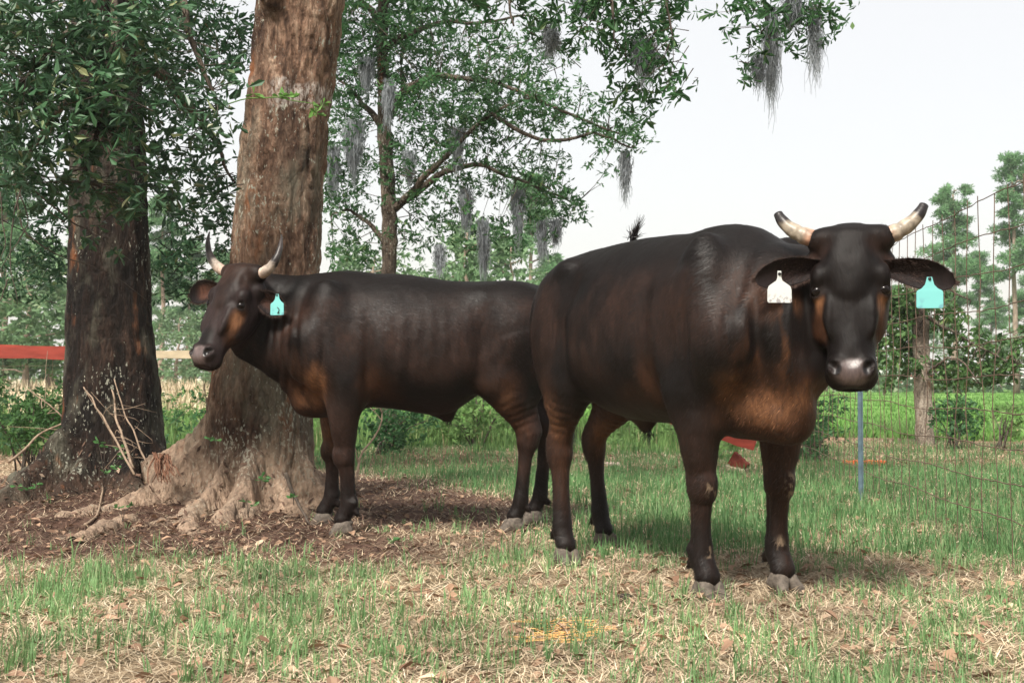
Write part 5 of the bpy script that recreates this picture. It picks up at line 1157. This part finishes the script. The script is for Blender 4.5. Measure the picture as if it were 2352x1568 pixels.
def build_undergrowth():
    rg = rnd(81)
    def XY(u, Y): return (P(u, 900, Y)[0], Y)
    shrub('shrub', rg, [pb(50, 930, 10.2, 110, 85, 260, .5), pb(110, 990, 10, 80, 50, 90, .4)], .06, 7, mat_leaf('shrub_dark', (.03, .085, .02), (.055, .135, .035), (.2, .22, .1), .6, .3, .3), 'dense dark green shrub at the left edge under the red rail', XY(60, 10.2), 14)
    shrub('shrub', rg, [pb(1860, 1010, 11.8, 60, 70, 150, .35), pb(1905, 960, 12, 60, 60, 80, .3)], .06, 7, M_LEAFM, 'dark green shrub between the bull\'s brisket and the steel post', XY(1870, 11.8), 10)
    shrub('shrub', rg, [pb(2195, 960, 13.6, 60, 60, 130, .35)], .07, 7, M_LEAFM, 'low shrub right of the pale trunk behind the wire fence', XY(2195, 13.6), 8)
    shrub('shrub', rg, [pb(2300, 960, 13.2, 55, 45, 60, .3)], .07, 6, M_WEED, 'sparse shrub at the right edge behind the wire fence', XY(2300, 13.2), 8)
    shrub('shrub', rg, [pb(870, 990, 12.6, 70, 70, 140, .4), pb(940, 960, 13, 70, 60, 110, .4)], .07, 7, M_LEAFM, 'dark shrub at the foot of the slender oak under the steer\'s belly', XY(880, 12.7), 10)
    shrub('shrub', rg, [pb(1100, 960, 13.5, 110, 65, 220, .4)], .07, 7, M_WEED, 'spreading green shrub under the rear of the steer\'s belly', XY(1100, 13.5), 12)
    shrub('shrub', rg, [pb(1640, 1030, 12.0, 60, 60, 120, .4)], .07, 7, M_WEED, 'shrub around the fallen red boards', XY(1640, 12), 8)
    # tall weeds and vines along the fence line: uncountable
    n = 26000; x = rg.uniform(-7, 8, n); y = 12.6 + rg.random(n) ** 1.3 * 6 + sstep(1.8, 3.2, x) * 1.6; k = fbm(np.stack([x, y, x * 0], -1) * 1.1, 91, 3) > -.05 + .25 * (x > 2.2); x, y = x[k], y[k]; n = len(x)
    tall = (.34 + .22 * fbm(np.stack([x, y, x * 0], -1) * .8, 93, 2)) * sstep(12.2, 13.6, y)
    blades('weeds', x, y, np.maximum(.10, tall * rg.uniform(.4, 1.3, n) * np.where(x > 2.4, .55, 1)), rg.uniform(.008, .016, n), rg.uniform(0, 6.28, n), np.abs(rg.normal(0, .25, n)), M_WEED, 'tall weeds growing along the old fence line', 'weeds')
    bl = [((rg.uniform(-7, 3.2), rg.uniform(13, 16.5), .28), (.5, .4, rg.uniform(.25, .42)), 34) for _ in range(46)]
    v, f, Cs, tw = foliage(rg, bl, .065, 6, .45, False, 17, 2.5, -.3, .1)
    tag(mesh_obj('undergrowth', v, f, M_WEED, None, smooth=False), 'leafy undergrowth massed behind the two cattle', 'undergrowth', kind='stuff')
    bl = [((rg.uniform(-8.5, -3.3), rg.uniform(11.5, 15), .35), (.6, .5, rg.uniform(.3, .5)), 40) for _ in range(26)]
    v, f, Cs, tw = foliage(rg, bl, .07, 6, .42, False, 17, 2.5, -.3, .1)
    tag(mesh_obj('brambles', v, f, M_LEAFM, None, smooth=False), 'green bramble mass at the left behind the two trunks', 'brambles', kind='stuff')
    n = 9000; x = rg.uniform(-26, -6, n); y = rg.uniform(27, 45, n)
    blades('dry_grass', x, y, rg.uniform(.4, .9, n), rg.uniform(.03, .06, n), rg.uniform(0, 6.28, n), np.abs(rg.normal(0, .3, n)), M_STRAW, 'pale dry grass standing in the sunlit field at the left', 'grass')

def build_grass():
    rg = rnd(101)
    # tufts in the foreground
    x, y = sample_xy(rg, 46000, 2.9, 7.5, 1.0); k = rg.random(len(x)) < green_dens(x, y) * .29 * (.25 + 1.1 * sstep(-.25, .35, fbm(np.stack([x, y, x * 0], -1) * 3.1, 29, 3))); x, y = x[k], y[k]; n = len(x); m = 7
    n1 = fbm(np.stack([x, y, x * 0], -1) * 2.2, 3, 2); big = rg.uniform(.040, .115, n) * (1 + .6 * n1) * np.where((x < -.3) & (y < 5.2), 1.0, .92)
    X = np.repeat(x, m) + rg.normal(0, .012, n * m); Yy = np.repeat(y, m) + rg.normal(0, .012, n * m); hh = np.repeat(big, m) * rg.uniform(.5, 1.2, n * m)
    blades('grass', X, Yy, hh, rg.uniform(.0028, .0060, n * m), rg.uniform(0, 6.28, n * m), np.abs(rg.normal(0, .36, n * m)), M_GRASS, 'sparse green grass tufts coming up through the straw in front', 'grass')
    # the lusher sward behind the bull
    x, y = sample_xy(rg, 170000, 5.0, 14.5, .7); k = rg.random(len(x)) < np.maximum(zones(x, y)[1], .45 * (y > 10.3) * (x > -3)) * .8 * (.55 + .45 * sstep(-.3, .3, fbm(np.stack([x, y, x * 0], -1) * 2.4, 19, 3))); x, y = x[k], y[k]; n = len(x)
    blades('lawn', x, y, rg.uniform(.05, .125, n), rg.uniform(.004, .007, n), rg.uniform(0, 6.28, n), np.abs(rg.normal(0, .38, n)), M_LAWN, 'lush green grass behind and between the bull\'s legs', 'grass')
    # straw lying flat
    x, y = sample_xy(rg, 260000, 2.8, 15, 1.0); d, l, de = zones(x, y); k = rg.random(len(x)) < (1 - .8 * d) * (1 - .6 * l) * np.where(y > 10.5, .45, 1); x, y = x[k], y[k]; n = len(x)
    blades('straw', x, y, rg.uniform(.02, .085, n), rg.uniform(.0016, .0038, n) * np.maximum(1, y / 6), rg.uniform(0, 6.28, n), rg.uniform(1.10, 1.62, n), M_STRAW, 'dry straw lying flat over the foreground', 'straw', z0=.004, curve=.05, lift=rg.random(n) ** 2 * .022)
    # dark mulch on the bare dirt
    x, y = sample_xy(rg, 130000, 4.2, 16, .9); d, l, de = zones(x, y); k = rg.random(len(x)) < np.maximum(d, .3 * de); x, y = x[k], y[k]; n = len(x)
    blades('mulch', x, y, rg.uniform(.015, .08, n), rg.uniform(.002, .007, n), rg.uniform(0, 6.28, n), rg.uniform(1.0, 1.65, n), M_MULCH, 'dark trampled bark mulch under the two oaks', 'mulch', z0=.003, curve=.05, lift=rg.random(n) ** 2 * .025)
    # dead leaves
    x, y = sample_xy(rg, 15000, 2.8, 12.5, 1.0); d, l, de = zones(x, y); k = rg.random(len(x)) < (.50 - .30 * l); x, y = x[k], y[k]; n = len(x)
    Cc = np.stack([x, y, H(x, y) + rg.uniform(.006, .022, n)], -1); a = rg.uniform(0, 6.28, n); D = norm(np.stack([np.cos(a), np.sin(a), rg.normal(0, .22, n)], -1))
    S = norm(np.stack([-np.sin(a), np.cos(a), rg.normal(0, .35, n)], -1)); Nn = np.cross(D, S); Lh = rg.uniform(.02, .065, n)[:, None]; w = Lh * rg.uniform(.16, .3, (n, 1))
    v = np.stack([Cc, Cc + D * Lh * .35 + S * w * .8 + Nn * w * .5, Cc + D * Lh * .72 + S * w + Nn * w * .6, Cc + D * Lh, Cc + D * Lh * .72 - S * w + Nn * w * .6, Cc + D * Lh * .35 - S * w * .8 + Nn * w * .5], 1).reshape(-1, 3)
    i = np.arange(n)[:, None] * 6
    tag(mesh_obj('leaf_litter', v, [i + np.array([0, 1, 2, 3]), i + np.array([0, 3, 4, 5])], M_LITTER, smooth=False), 'fallen brown oak leaves scattered over the ground', 'leaf litter', kind='stuff')
    # rough cropped grass of the field beyond
    n = 60000; y = 16 + rg.random(n) ** 1.6 * 50; x = (rg.random(n) * 2 - 1) * (y * .5 + 2); k = ~((x < -6) & (y > 27)); x, y = x[k], y[k]; n = len(x)
    blades('pasture_grass', x, y, rg.uniform(.05, .13, n), rg.uniform(.02, .04, n), rg.uniform(0, 6.28, n), np.abs(rg.normal(0, .4, n)), mat_leaf('pasture_blade', (.08, .19, .04), (.13, .27, .06), (.2, .3, .1), .7, .35, .2), 'bright green pasture grass beyond the fences', 'grass')

def build_fences():
    rg = rnd(111)
    M_WIRE = mat_simple('rusty_wire', (.15, .10, .075), .7, .4, 60, .1, .3, metal=.3)
    M_STEEL = mat_simple('painted_steel', (.085, .13, .16), .55, .25, 30, .1, .4)
    xf = lambda y: 2.05 + .080 * (y - 4.9) + .02 * np.sin(y * .9)
    root = empty('wire_fence', (2.25, 8.0, 0), 'rusty square wire mesh fence running away along the right side', 'fence'); off = Matrix.Translation(root.location).inverted()
    mb = MB(); ys = np.arange(3.2, 12.6, .198)
    zs = 1.57 - .152 * np.arange(10)
    sag = lambda y, z: .012 * np.sin(y * 1.3 + z * 4) + .008 * np.sin(y * 3.7 + z * 9)
    for z in zs:
        yy = np.linspace(3.2, 12.5, 160); mb.tube(np.stack([xf(yy) + .004 * np.sin(yy * 20 + z * 7), yy, z + sag(yy, z) + rg.normal(0, .0015, 160)], -1), .0024, 4, cap=False)
    for y in ys:
        zz = np.linspace(.06 + rg.uniform(-.03, .04), 1.57 + rg.uniform(.015, .05), 22); ph = rg.random() * 6
        mb.tube(np.stack([xf(y) + .006 * np.sin(zz * 9 + ph), y + .012 * np.sin(zz * 4 + ph) + .006 * np.sin(zz * 13 + ph), zz], -1), .0022, 4, cap=False)
    o = mb.build('wire_mesh', M_WIRE, root); o.matrix_parent_inverse = off
    for y in (8.0, 12.55):
        mb = MB(); x = float(xf(np.array(y))) - .022; mb.box((x, y, .78), (.006, .036, 1.72)); mb.box((x - .0145, y, .78), (.023, .005, 1.72))
        for i in range(24): mb.box((x + .0055, y, .12 + i * .063), (.005, .016, .012))
        o = mb.build('post', M_STEEL, root, smooth=False); o.matrix_parent_inverse = off
    for y in (3.9,):
        pass
    # second mesh fence across the back
    root = empty('wire_fence', (-.5, 14.6, 0), 'low wire fence half lost in the weeds behind both cattle', 'fence'); off = Matrix.Translation(root.location).inverted()
    mb = MB()
    for z in 1.1 - .15 * np.arange(7):
        xx = np.linspace(-7, 2.4, 90); mb.tube(np.stack([xx, 14.6 + .02 * np.sin(xx), z + .012 * np.sin(xx * 2 + z * 5)], -1), .0022, 3, cap=False)
    for x in np.arange(-7, 2.4, .3): mb.tube(np.array([(x, 14.6, .02), (x + rg.normal(0, .01), 14.6, .6), (x, 14.6, 1.1)]), .002, 3, cap=False)
    o = mb.build('wire_mesh', M_WIRE, root); o.matrix_parent_inverse = off
    for x in (-6.6, -2.9, -.4, 1.9):
        mb = MB(); limb(mb, [(x, 14.66, -.1), (x + .02, 14.66, .6), (x, 14.66, 1.22)], .06, .05, rg, 9, 8, .006); o = mb.build('post', M_BARK_B, root); o.matrix_parent_inverse = off
    # board fence at the left
    M_RED = mat_simple('red_paint', (.27, .045, .030), .75, .3, 18, .3, .3, stretch=(.15, 1, 1)); M_PALE = mat_simple('bare_board', (.62, .52, .36), .8, .18, 14, .3, .2, stretch=(.12, 1, 1))
    a, b = P(-260, 800, 11.9), P(215, 812, 12.3); c, d = P(215, 814, 12.3), P(560, 814, 13.0)
    root = empty('board_fence', (float(b[0]), float(b[1]), 0), 'old board fence with one red and one bare pale rail behind the left trunks', 'fence'); off = Matrix.Translation(root.location).inverted()
    def rail(p, q, hgt, th, mat, lab, par, name='rail'):
        L = np.linalg.norm(q - p); e = (q - p) / L; s = norm(np.cross((0, 0, 1), e)); u = np.cross(e, s); mb = MB()
        n = 14; t = np.linspace(-.5, .5, n); rows = []
        for i in range(n):
            for sy, sz in ((-1, -1), (1, -1), (1, 1), (-1, 1)): rows.append((t[i] * L, sy * th / 2, sz * hgt / 2 + .004 * math.sin(i * 1.7 + sz) + rg.normal(0, .0015)))
        v = np.array(rows); fs = []
        for i in range(n - 1):
            for j in range(4): fs.append((i*4+j, i*4+(j+1) % 4, i*4+4+(j+1) % 4, i*4+4+j))
        fs += [(0, 3, 2, 1), (n*4-4, n*4-3, n*4-2, n*4-1)]
        v = v @ np.array([e, s, u]) + (p + q) / 2
        o = mesh_obj(name, v, np.array(fs), mat, par, smooth=False); 
        if par is not None: o.matrix_parent_inverse = off
        if lab: o['label'] = lab
        return o
    rail(a, b, .130, .035, M_RED, 'red painted rail', root); rail(c, d, .078, .035, M_PALE, 'bare pale rail', root)
    for q in (a + (-.1, .05, 0), b + (.0, .08, 0), d + (.05, .06, 0)):
        mb = MB(); mb.box((q[0], q[1], .58), (.10, .09, 1.3)); o = mb.build('post', M_PALE, root, smooth=False); o.matrix_parent_inverse = off
    # fallen red boards behind the bull's front legs
    def board(p, q, hgt, th, mat, name, lab, cat): o = rail(np.array(p), np.array(q), hgt, th, mat, None, None, name); tag(o, lab, cat)
    board(P(1520, 950, 10.6), P(1735, 1020, 10.3), .115, .03, M_RED, 'red_board', 'red board slanting down behind the bull\'s front legs', 'board')
    M_RED2 = mat_simple('faded_red_paint', (.20, .045, .032), .8, .35, 14, .3, .2)
    board(P(1682, 1050, 10.5), P(1712, 1078, 10.4), .12, .04, M_RED2, 'red_board', 'dull red board lying between the bull\'s front legs', 'board')
    g = lambda u, Y, dz: np.array((P(u, 1000, Y)[0], Y, float(H(P(u, 1000, Y)[0], Y)) + dz))
    board(g(1935, 11.2, .03), g(2035, 11.1, .03), .04, .09, mat_simple('orange_paint', (.62, .13, .05), .8, .2, 14, .2, .2), 'orange_board', 'thin orange-red board on the ground behind the steel post', 'board')
    board(g(1384, 11.2, .03), g(1424, 11.2, .03), .025, .08, mat_simple('pink_board', (.62, .45, .42), .8, .2, 14, .2, .2), 'pale_board', 'short pinkish board on the ground between the bull\'s hind and front legs', 'board')
    board(g(1672, 10.6, .03), g(1705, 10.2, .02), .03, .05, M_PALE, 'broken_board', 'small broken pale board under the dull red one', 'board')

def build_small():
    rg = rnd(121)
    # sticks leaning on the left trunk
    labs = ('dead stick leaning furthest left against the dark trunk', 'thickest dead stick leaning against the dark trunk with a broken pale tip', 'dead stick leaning furthest right against the dark trunk')
    for (ps, r0, lab) in (([P(192, 889, 7.35), P(240, 960, 7.25), P(309, 1090, 6.95)], .007, labs[0]), ([P(257, 895, 7.4), P(272, 980, 7.25), P(306, 1075, 7.0)], .009, labs[1]), ([P(262, 870, 7.4), P(290, 960, 7.3), P(312, 1010, 7.2), P(338, 1064, 7.1)], .006, labs[2])):
        mb = MB(); c = limb(mb, ps, r0 * .55, r0, rg, 7, 16, .008)
        for _ in range(5):
            i = rg.integers(2, 13); limb(mb, [c[i], c[i] + rg.normal(0, .06, 3) * (1, .3, 1), c[i] + rg.normal(0, .12, 3) * (1, .3, 1)], r0 * .3, .0015, rg, 4, 6, .006)
        o = mb.build('dead_stick', M_STICK, None); tag(o, lab, 'stick', 'sticks leaning on the dark trunk')
    # aerial root tangle between the two trees
    mb = MB()
    for _ in range(26):
        u = rg.uniform(345, 392); a = P(u, 1046 + rg.normal(0, 4), 7.0); b = P(u + rg.normal(8, 12), 1095 + rg.uniform(-10, 16), 6.85); limb(mb, [a, (a + b) / 2 + rg.normal(0, .015, 3), b], .006, .0025, rg, 5, 7, .004)
    tag(mb.build('root_tangle', mat_simple('root_brown', (.16, .08, .05), .85, .4, 40, .3, .2), None), 'tangle of thin brown roots hanging between the two big oaks', 'roots')
    # seedlings
    M_SEED = mat_leaf('seedling_leaf', (.06, .17, .05), (.10, .25, .08), (.15, .3, .1), .5, .35, .3)
    def seedling(u, v, Y, h, n, lab, L=.04):
        q = P(u, v, Y); mb = MB(); base = np.array((q[0], q[1], q[2] - h)); root = empty('seedling', tuple(base), lab, 'seedling', 'seedlings among the roots')
        C, D = [], []
        for i in range(max(2, n // 5)):
            tp = np.array((rg.normal(0, h * .35), rg.normal(0, h * .2), h * rg.uniform(.5, 1.1))); mb.tube(np.array([(0, 0, -.02), tp * (.3, .3, .6), tp]), [.002, .0016, .001], 4)
            for j in range(5): C.append(tp + rg.normal(0, .004, 3)); D.append(norm(np.array((rg.normal(), rg.normal() * .7, rg.uniform(-.1, .6)))))
        mb.build('stem', M_TWIG, root); v2, f2 = leafcards(rg, np.array(C), np.array(D), rg.uniform(.6, 1.1, len(C)) * L, .5); mesh_obj('leaves', v2, f2, M_SEED, root, smooth=False)
    for a in ((75, 1112, 6.9, .07, 22, 'bright green seedling at the far left root'), (240, 1010, 7.1, .30, 30, 'leafy vine climbing the foot of the dark trunk'), (262, 1075, 7.0, .10, 16, 'small seedling under the leaning sticks'), (282, 1165, 6.2, .05, 12, 'seedling left of the long pale root'),
              (602, 1090, 6.45, .06, 15, 'bright seedling on the middle of the big root flare'), (675, 1133, 6.3, .04, 8, 'tiny seedling right of the root flare seedling'), (480, 1000, 6.9, .05, 8, 'small plant in the crook of the big roots'), (570, 1150, 6.2, .05, 14, 'pale seedling below the root flare'), (905, 1240, 5.9, .05, 6, 'single green shoot in the dirt under the steer')): seedling(*a)
    # fallen twigs
    for ps, r0, lab in (([(830, 1500), (870, 1485), (925, 1468)], .006, 'long thin fallen twig in the straw at the bottom centre'), ([(195, 1170), (225, 1130), (245, 1112)], .009, 'short dark stick lying before the dark trunk'), ([(120, 1105), (150, 1085), (178, 1080)], .007, 'curved pale root end left of the leaning sticks'), ([(655, 1085), (680, 1150), (712, 1205)], .012, 'long dark stick lying down the right side of the root flare')):
        pts = []
        for u, v in ps:
            Yg = CAMZ * FPX / (v - HOR)
            for _ in range(5): q = P(u, v, Yg); Yg *= (CAMZ - float(H(q[0], q[1])) - .02) / (CAMZ - q[2])
            if u > 600 and v < 1250: Yg = min(Yg, 6.5)
            q = P(u, v, Yg); pts.append((q[0], q[1], q[2] if (u > 600 and v < 1250) else float(H(q[0], q[1])) + .015))
        mb = MB(); limb(mb, pts, r0, r0 * .5, rg, 6, 12, .006); tag(mb.build('fallen_twig', M_STICK if r0 < .01 else M_TWIG, None), lab, 'twig')
    # pale bare sapling stem between the steer's front legs and the back, and left thicket twigs
    for ps, lab in (([P(815, 1120, 8.6), P(825, 1060, 8.7), P(880, 965, 8.9), P(872, 905, 9.0)], 'thin bare grey branch rising behind the steer\'s front legs'), ([P(20, 1060, 9), P(90, 1000, 9.2), P(150, 960, 9.2), P(60, 890, 9.2)], 'bare bent twig in front of the left shrub'), ([P(512, 1090, 8.6), P(500, 1000, 8.7), P(478, 940, 8.8), P(470, 880, 8.8)], 'dark thin twig standing in the gap between the two big trunks')):
        mb = MB(); c = limb(mb, ps, .011, .004, rg, 6, 16, .012)
        for _ in range(4): i = rg.integers(4, 14); limb(mb, [c[i], c[i] + rg.normal(0, .1, 3) + (0, 0, .05), c[i] + rg.normal(0, .2, 3) + (0, 0, .1)], .004, .0015, rg, 4, 7, .01)
        tag(mb.build('bare_branch', M_STICK, None), lab, 'branch')
    # orange twine in the straw
    mb = MB(); c0 = np.array((P(1290, 1455, 3.82)[0], 3.82, 0))
    for _ in range(90):
        a = rg.random() * 6.28; r0 = rg.random() ** .5; p = c0 + np.array((math.cos(a) * r0 * .14, math.sin(a) * r0 * .17, 0)); d = rg.normal(0, 1, 3) * (1, .35, 0); d /= np.linalg.norm(d); L = rg.uniform(.03, .10); m = 6
        t = np.linspace(-.5, .5, m)[:, None]; q = p + d * L * t + np.cumsum(rg.normal(0, .003, (m, 3)), 0); q[:, 2] = H(q[:, 0], q[:, 1]) + rg.uniform(.012, .03); mb.tube(q, .0012, 3, cap=False)
    tag(mb.build('baling_twine', mat_simple('orange_twine', (.78, .46, .18), .8, .2, 40, 0, .2), None), 'loose mat of orange baling twine in the foreground straw', 'twine')
    # a dropping and a small brown nut
    def lump(name, u, v, r, mat, lab, cat, sq=.6):
        Yg = CAMZ * FPX / (v - HOR); q = P(u, v, Yg); F = Field((-r*2, -r*2, -r), (r*2, r*2, r*2), r / 7)
        for _ in range(5): F.ell(rg.normal(0, r * .45, 3) * (1, 1, .2) + (0, 0, r * .2), (r * .8, r * .7, r * sq), k=r * .3)
        vv, ff = F.mesh(); vv = vv + vnormals(vv, ff) * (fbm(vv / r * 2.2, 3, 3) * r * .12)[:, None]; vv[:, :2] += q[:2]; vv[:, 2] += H(q[0], q[1]) + r * .3
        tag(mesh_obj(name, vv, ff, mat), lab, cat)
    lump('dropping', 1432, 1382, .022, mat_simple('dung', (.035, .026, .022), .9, .3, 40, .5, .2), 'small dark dropping in the grass before the bull\'s hind legs', 'dropping')
    lump('brown_nut', 718, 1442, .011, mat_simple('nut_brown', (.22, .07, .03), .5, .2, 40, .2, .4), 'small red-brown nut in the straw at the bottom left of centre', 'nut')
    # far side of the field: white rail fence, barn, vehicles
    M_WH = mat_simple('white_paint', (.75, .75, .73), .6, .08, 8, 0, .3); Y = 72
    x0, x1 = P(2010, 880, Y)[0], P(2420, 880, Y)[0]; root = empty('rail_fence', (x0, Y, 0), 'white rail fence on the far side of the bright green field', 'fence'); off = Matrix.Translation(root.location).inverted()
    for z in (.45, .80, 1.15): mb = MB(); mb.box(((x0 + x1) / 2, Y, z), (x1 - x0, .04, .13)); o = mb.build('rail', M_WH, root, smooth=False); o.matrix_parent_inverse = off
    for x in np.arange(x0, x1 + .1, 2.4): mb = MB(); mb.box((x, Y + .09, .62), (.13, .13, 1.3)); o = mb.build('post', M_WH, root, smooth=False); o.matrix_parent_inverse = off
    # barn
    bx = P(2285, 880, 88)[0]; root = empty('barn', (bx, 88, 0), 'low white barn with grey roof behind the far rail fence', 'barn')
    mb = MB(); mb.box((0, 0, .9), (4.2, 3, 1.8)); mb.build('wall', M_WH, root, smooth=False)
    v = [(-2.3, -1.8, 1.8), (2.3, -1.8, 1.8), (2.3, 0, 2.5), (-2.3, 0, 2.5), (-2.3, 1.8, 1.8), (2.3, 1.8, 1.8), (-2.3, -1.8, 1.7), (2.3, -1.8, 1.7), (-2.3, 1.8, 1.7), (2.3, 1.8, 1.7)]
    mesh_obj('roof', v, [np.array([(0, 1, 2, 3), (3, 2, 5, 4), (6, 7, 1, 0), (8, 4, 5, 9), (6, 8, 9, 7)])], mat_simple('tin_roof', (.45, .47, .48), .5, .1, 10, .1, .4), root, smooth=False)
    mb = MB(); mb.box((-.8, -1.51, .75), (1.0, .03, 1.5)); mb.build('doorway_shade', mat_simple('dark_opening', (.05, .05, .05), .8, .1, 5, 0), root, smooth=False)  # dark panel on the wall standing in for shade inside the doorway
    # vehicles
    def car(x, Y, col, lab):
        root = empty('parked_car', (x, Y, 0), lab, 'car'); m = mat_simple('car_paint', col, .3, .05, 5, 0, .5)
        prof = [(-2.1, .35), (-2.15, .75), (-1.5, .9), (-.9, 1.4), (.7, 1.42), (1.3, .95), (2.1, .85), (2.15, .4)]; n = len(prof)
        v = [(a, -.85, z) for a, z in prof] + [(a, .85, z) for a, z in prof]
        fs = [(i, (i + 1) % n, n + (i + 1) % n, n + i) for i in range(n)]; side = [[0, 7, 6, 1], [1, 6, 5, 2], [2, 5, 4, 3]]; fs += side + [[n + q for q in s[::-1]] for s in side]
        mesh_obj('body', v, np.array(fs), m, root, smooth=False)
        g = mat_simple('car_glass', (.04, .05, .06), .1, .05, 5, 0, .6); mb = MB(); mb.add([(-1.2, -.856, .98), (1.05, -.856, .98), (.62, -.856, 1.34), (-.85, -.856, 1.34)], np.array([(0, 1, 2, 3)])); mb.build('window', g, root, smooth=False)
        for wx in (-1.3, 1.35):
            for wy in (-.8, .8):
                a = np.linspace(0, 2 * math.pi, 17)[:-1]; vv = [(wx + .33 * math.cos(t), wy + s * .1, .33 + .33 * math.sin(t)) for s in (-1, 1) for t in a]
                fs = [(i, (i + 1) % 16, 16 + (i + 1) % 16, 16 + i) for i in range(16)]; k2 = []
                for s in (0, 16): k2 += [(s + i, s + i + 1, s + 14 - i, s + 15 - i) for i in range(7)]
                mesh_obj('wheel', vv, np.array(fs + k2), M_DARKP, root, smooth=False)
    car(P(2318, 880, 79)[0], 79, (.75, .76, .78), 'white car parked furthest right beyond the far rail fence'); car(P(2152, 880, 78)[0], 78, (.5, .05, .04), 'small red car parked beyond the far rail fence'); car(P(2225, 880, 80)[0], 80, (.70, .72, .75), 'white car parked between the red car and the barn')

if not ONLY or ONLY == 'env':
    build_ground(); build_grass(); build_main_tree(); build_left_tree(); build_mid_tree(); build_right_tree(); build_moss(); build_back_trees(); build_behind(); build_undergrowth(); build_fences(); build_small()
def build_haze():
    m = bpy.data.materials.new('haze'); m.use_nodes = True; n = m.node_tree.nodes; n.clear()
    o = n.new('ShaderNodeOutputMaterial'); v = n.new('ShaderNodeVolumePrincipled'); v.inputs['Density'].default_value = .0008; v.inputs['Color'].default_value = (.92, .96, .97, 1)
    m.node_tree.links.new(v.outputs[0], o.inputs['Volume'])
    mb = MB(); mb.box((0, 285, 7.5), (900, 700, 19)); ob = mb.build('haze', m, None, smooth=False); ob['kind'] = 'stuff'; ob['label'] = 'pale humid air over the pasture'; ob['category'] = 'haze'
build_haze()
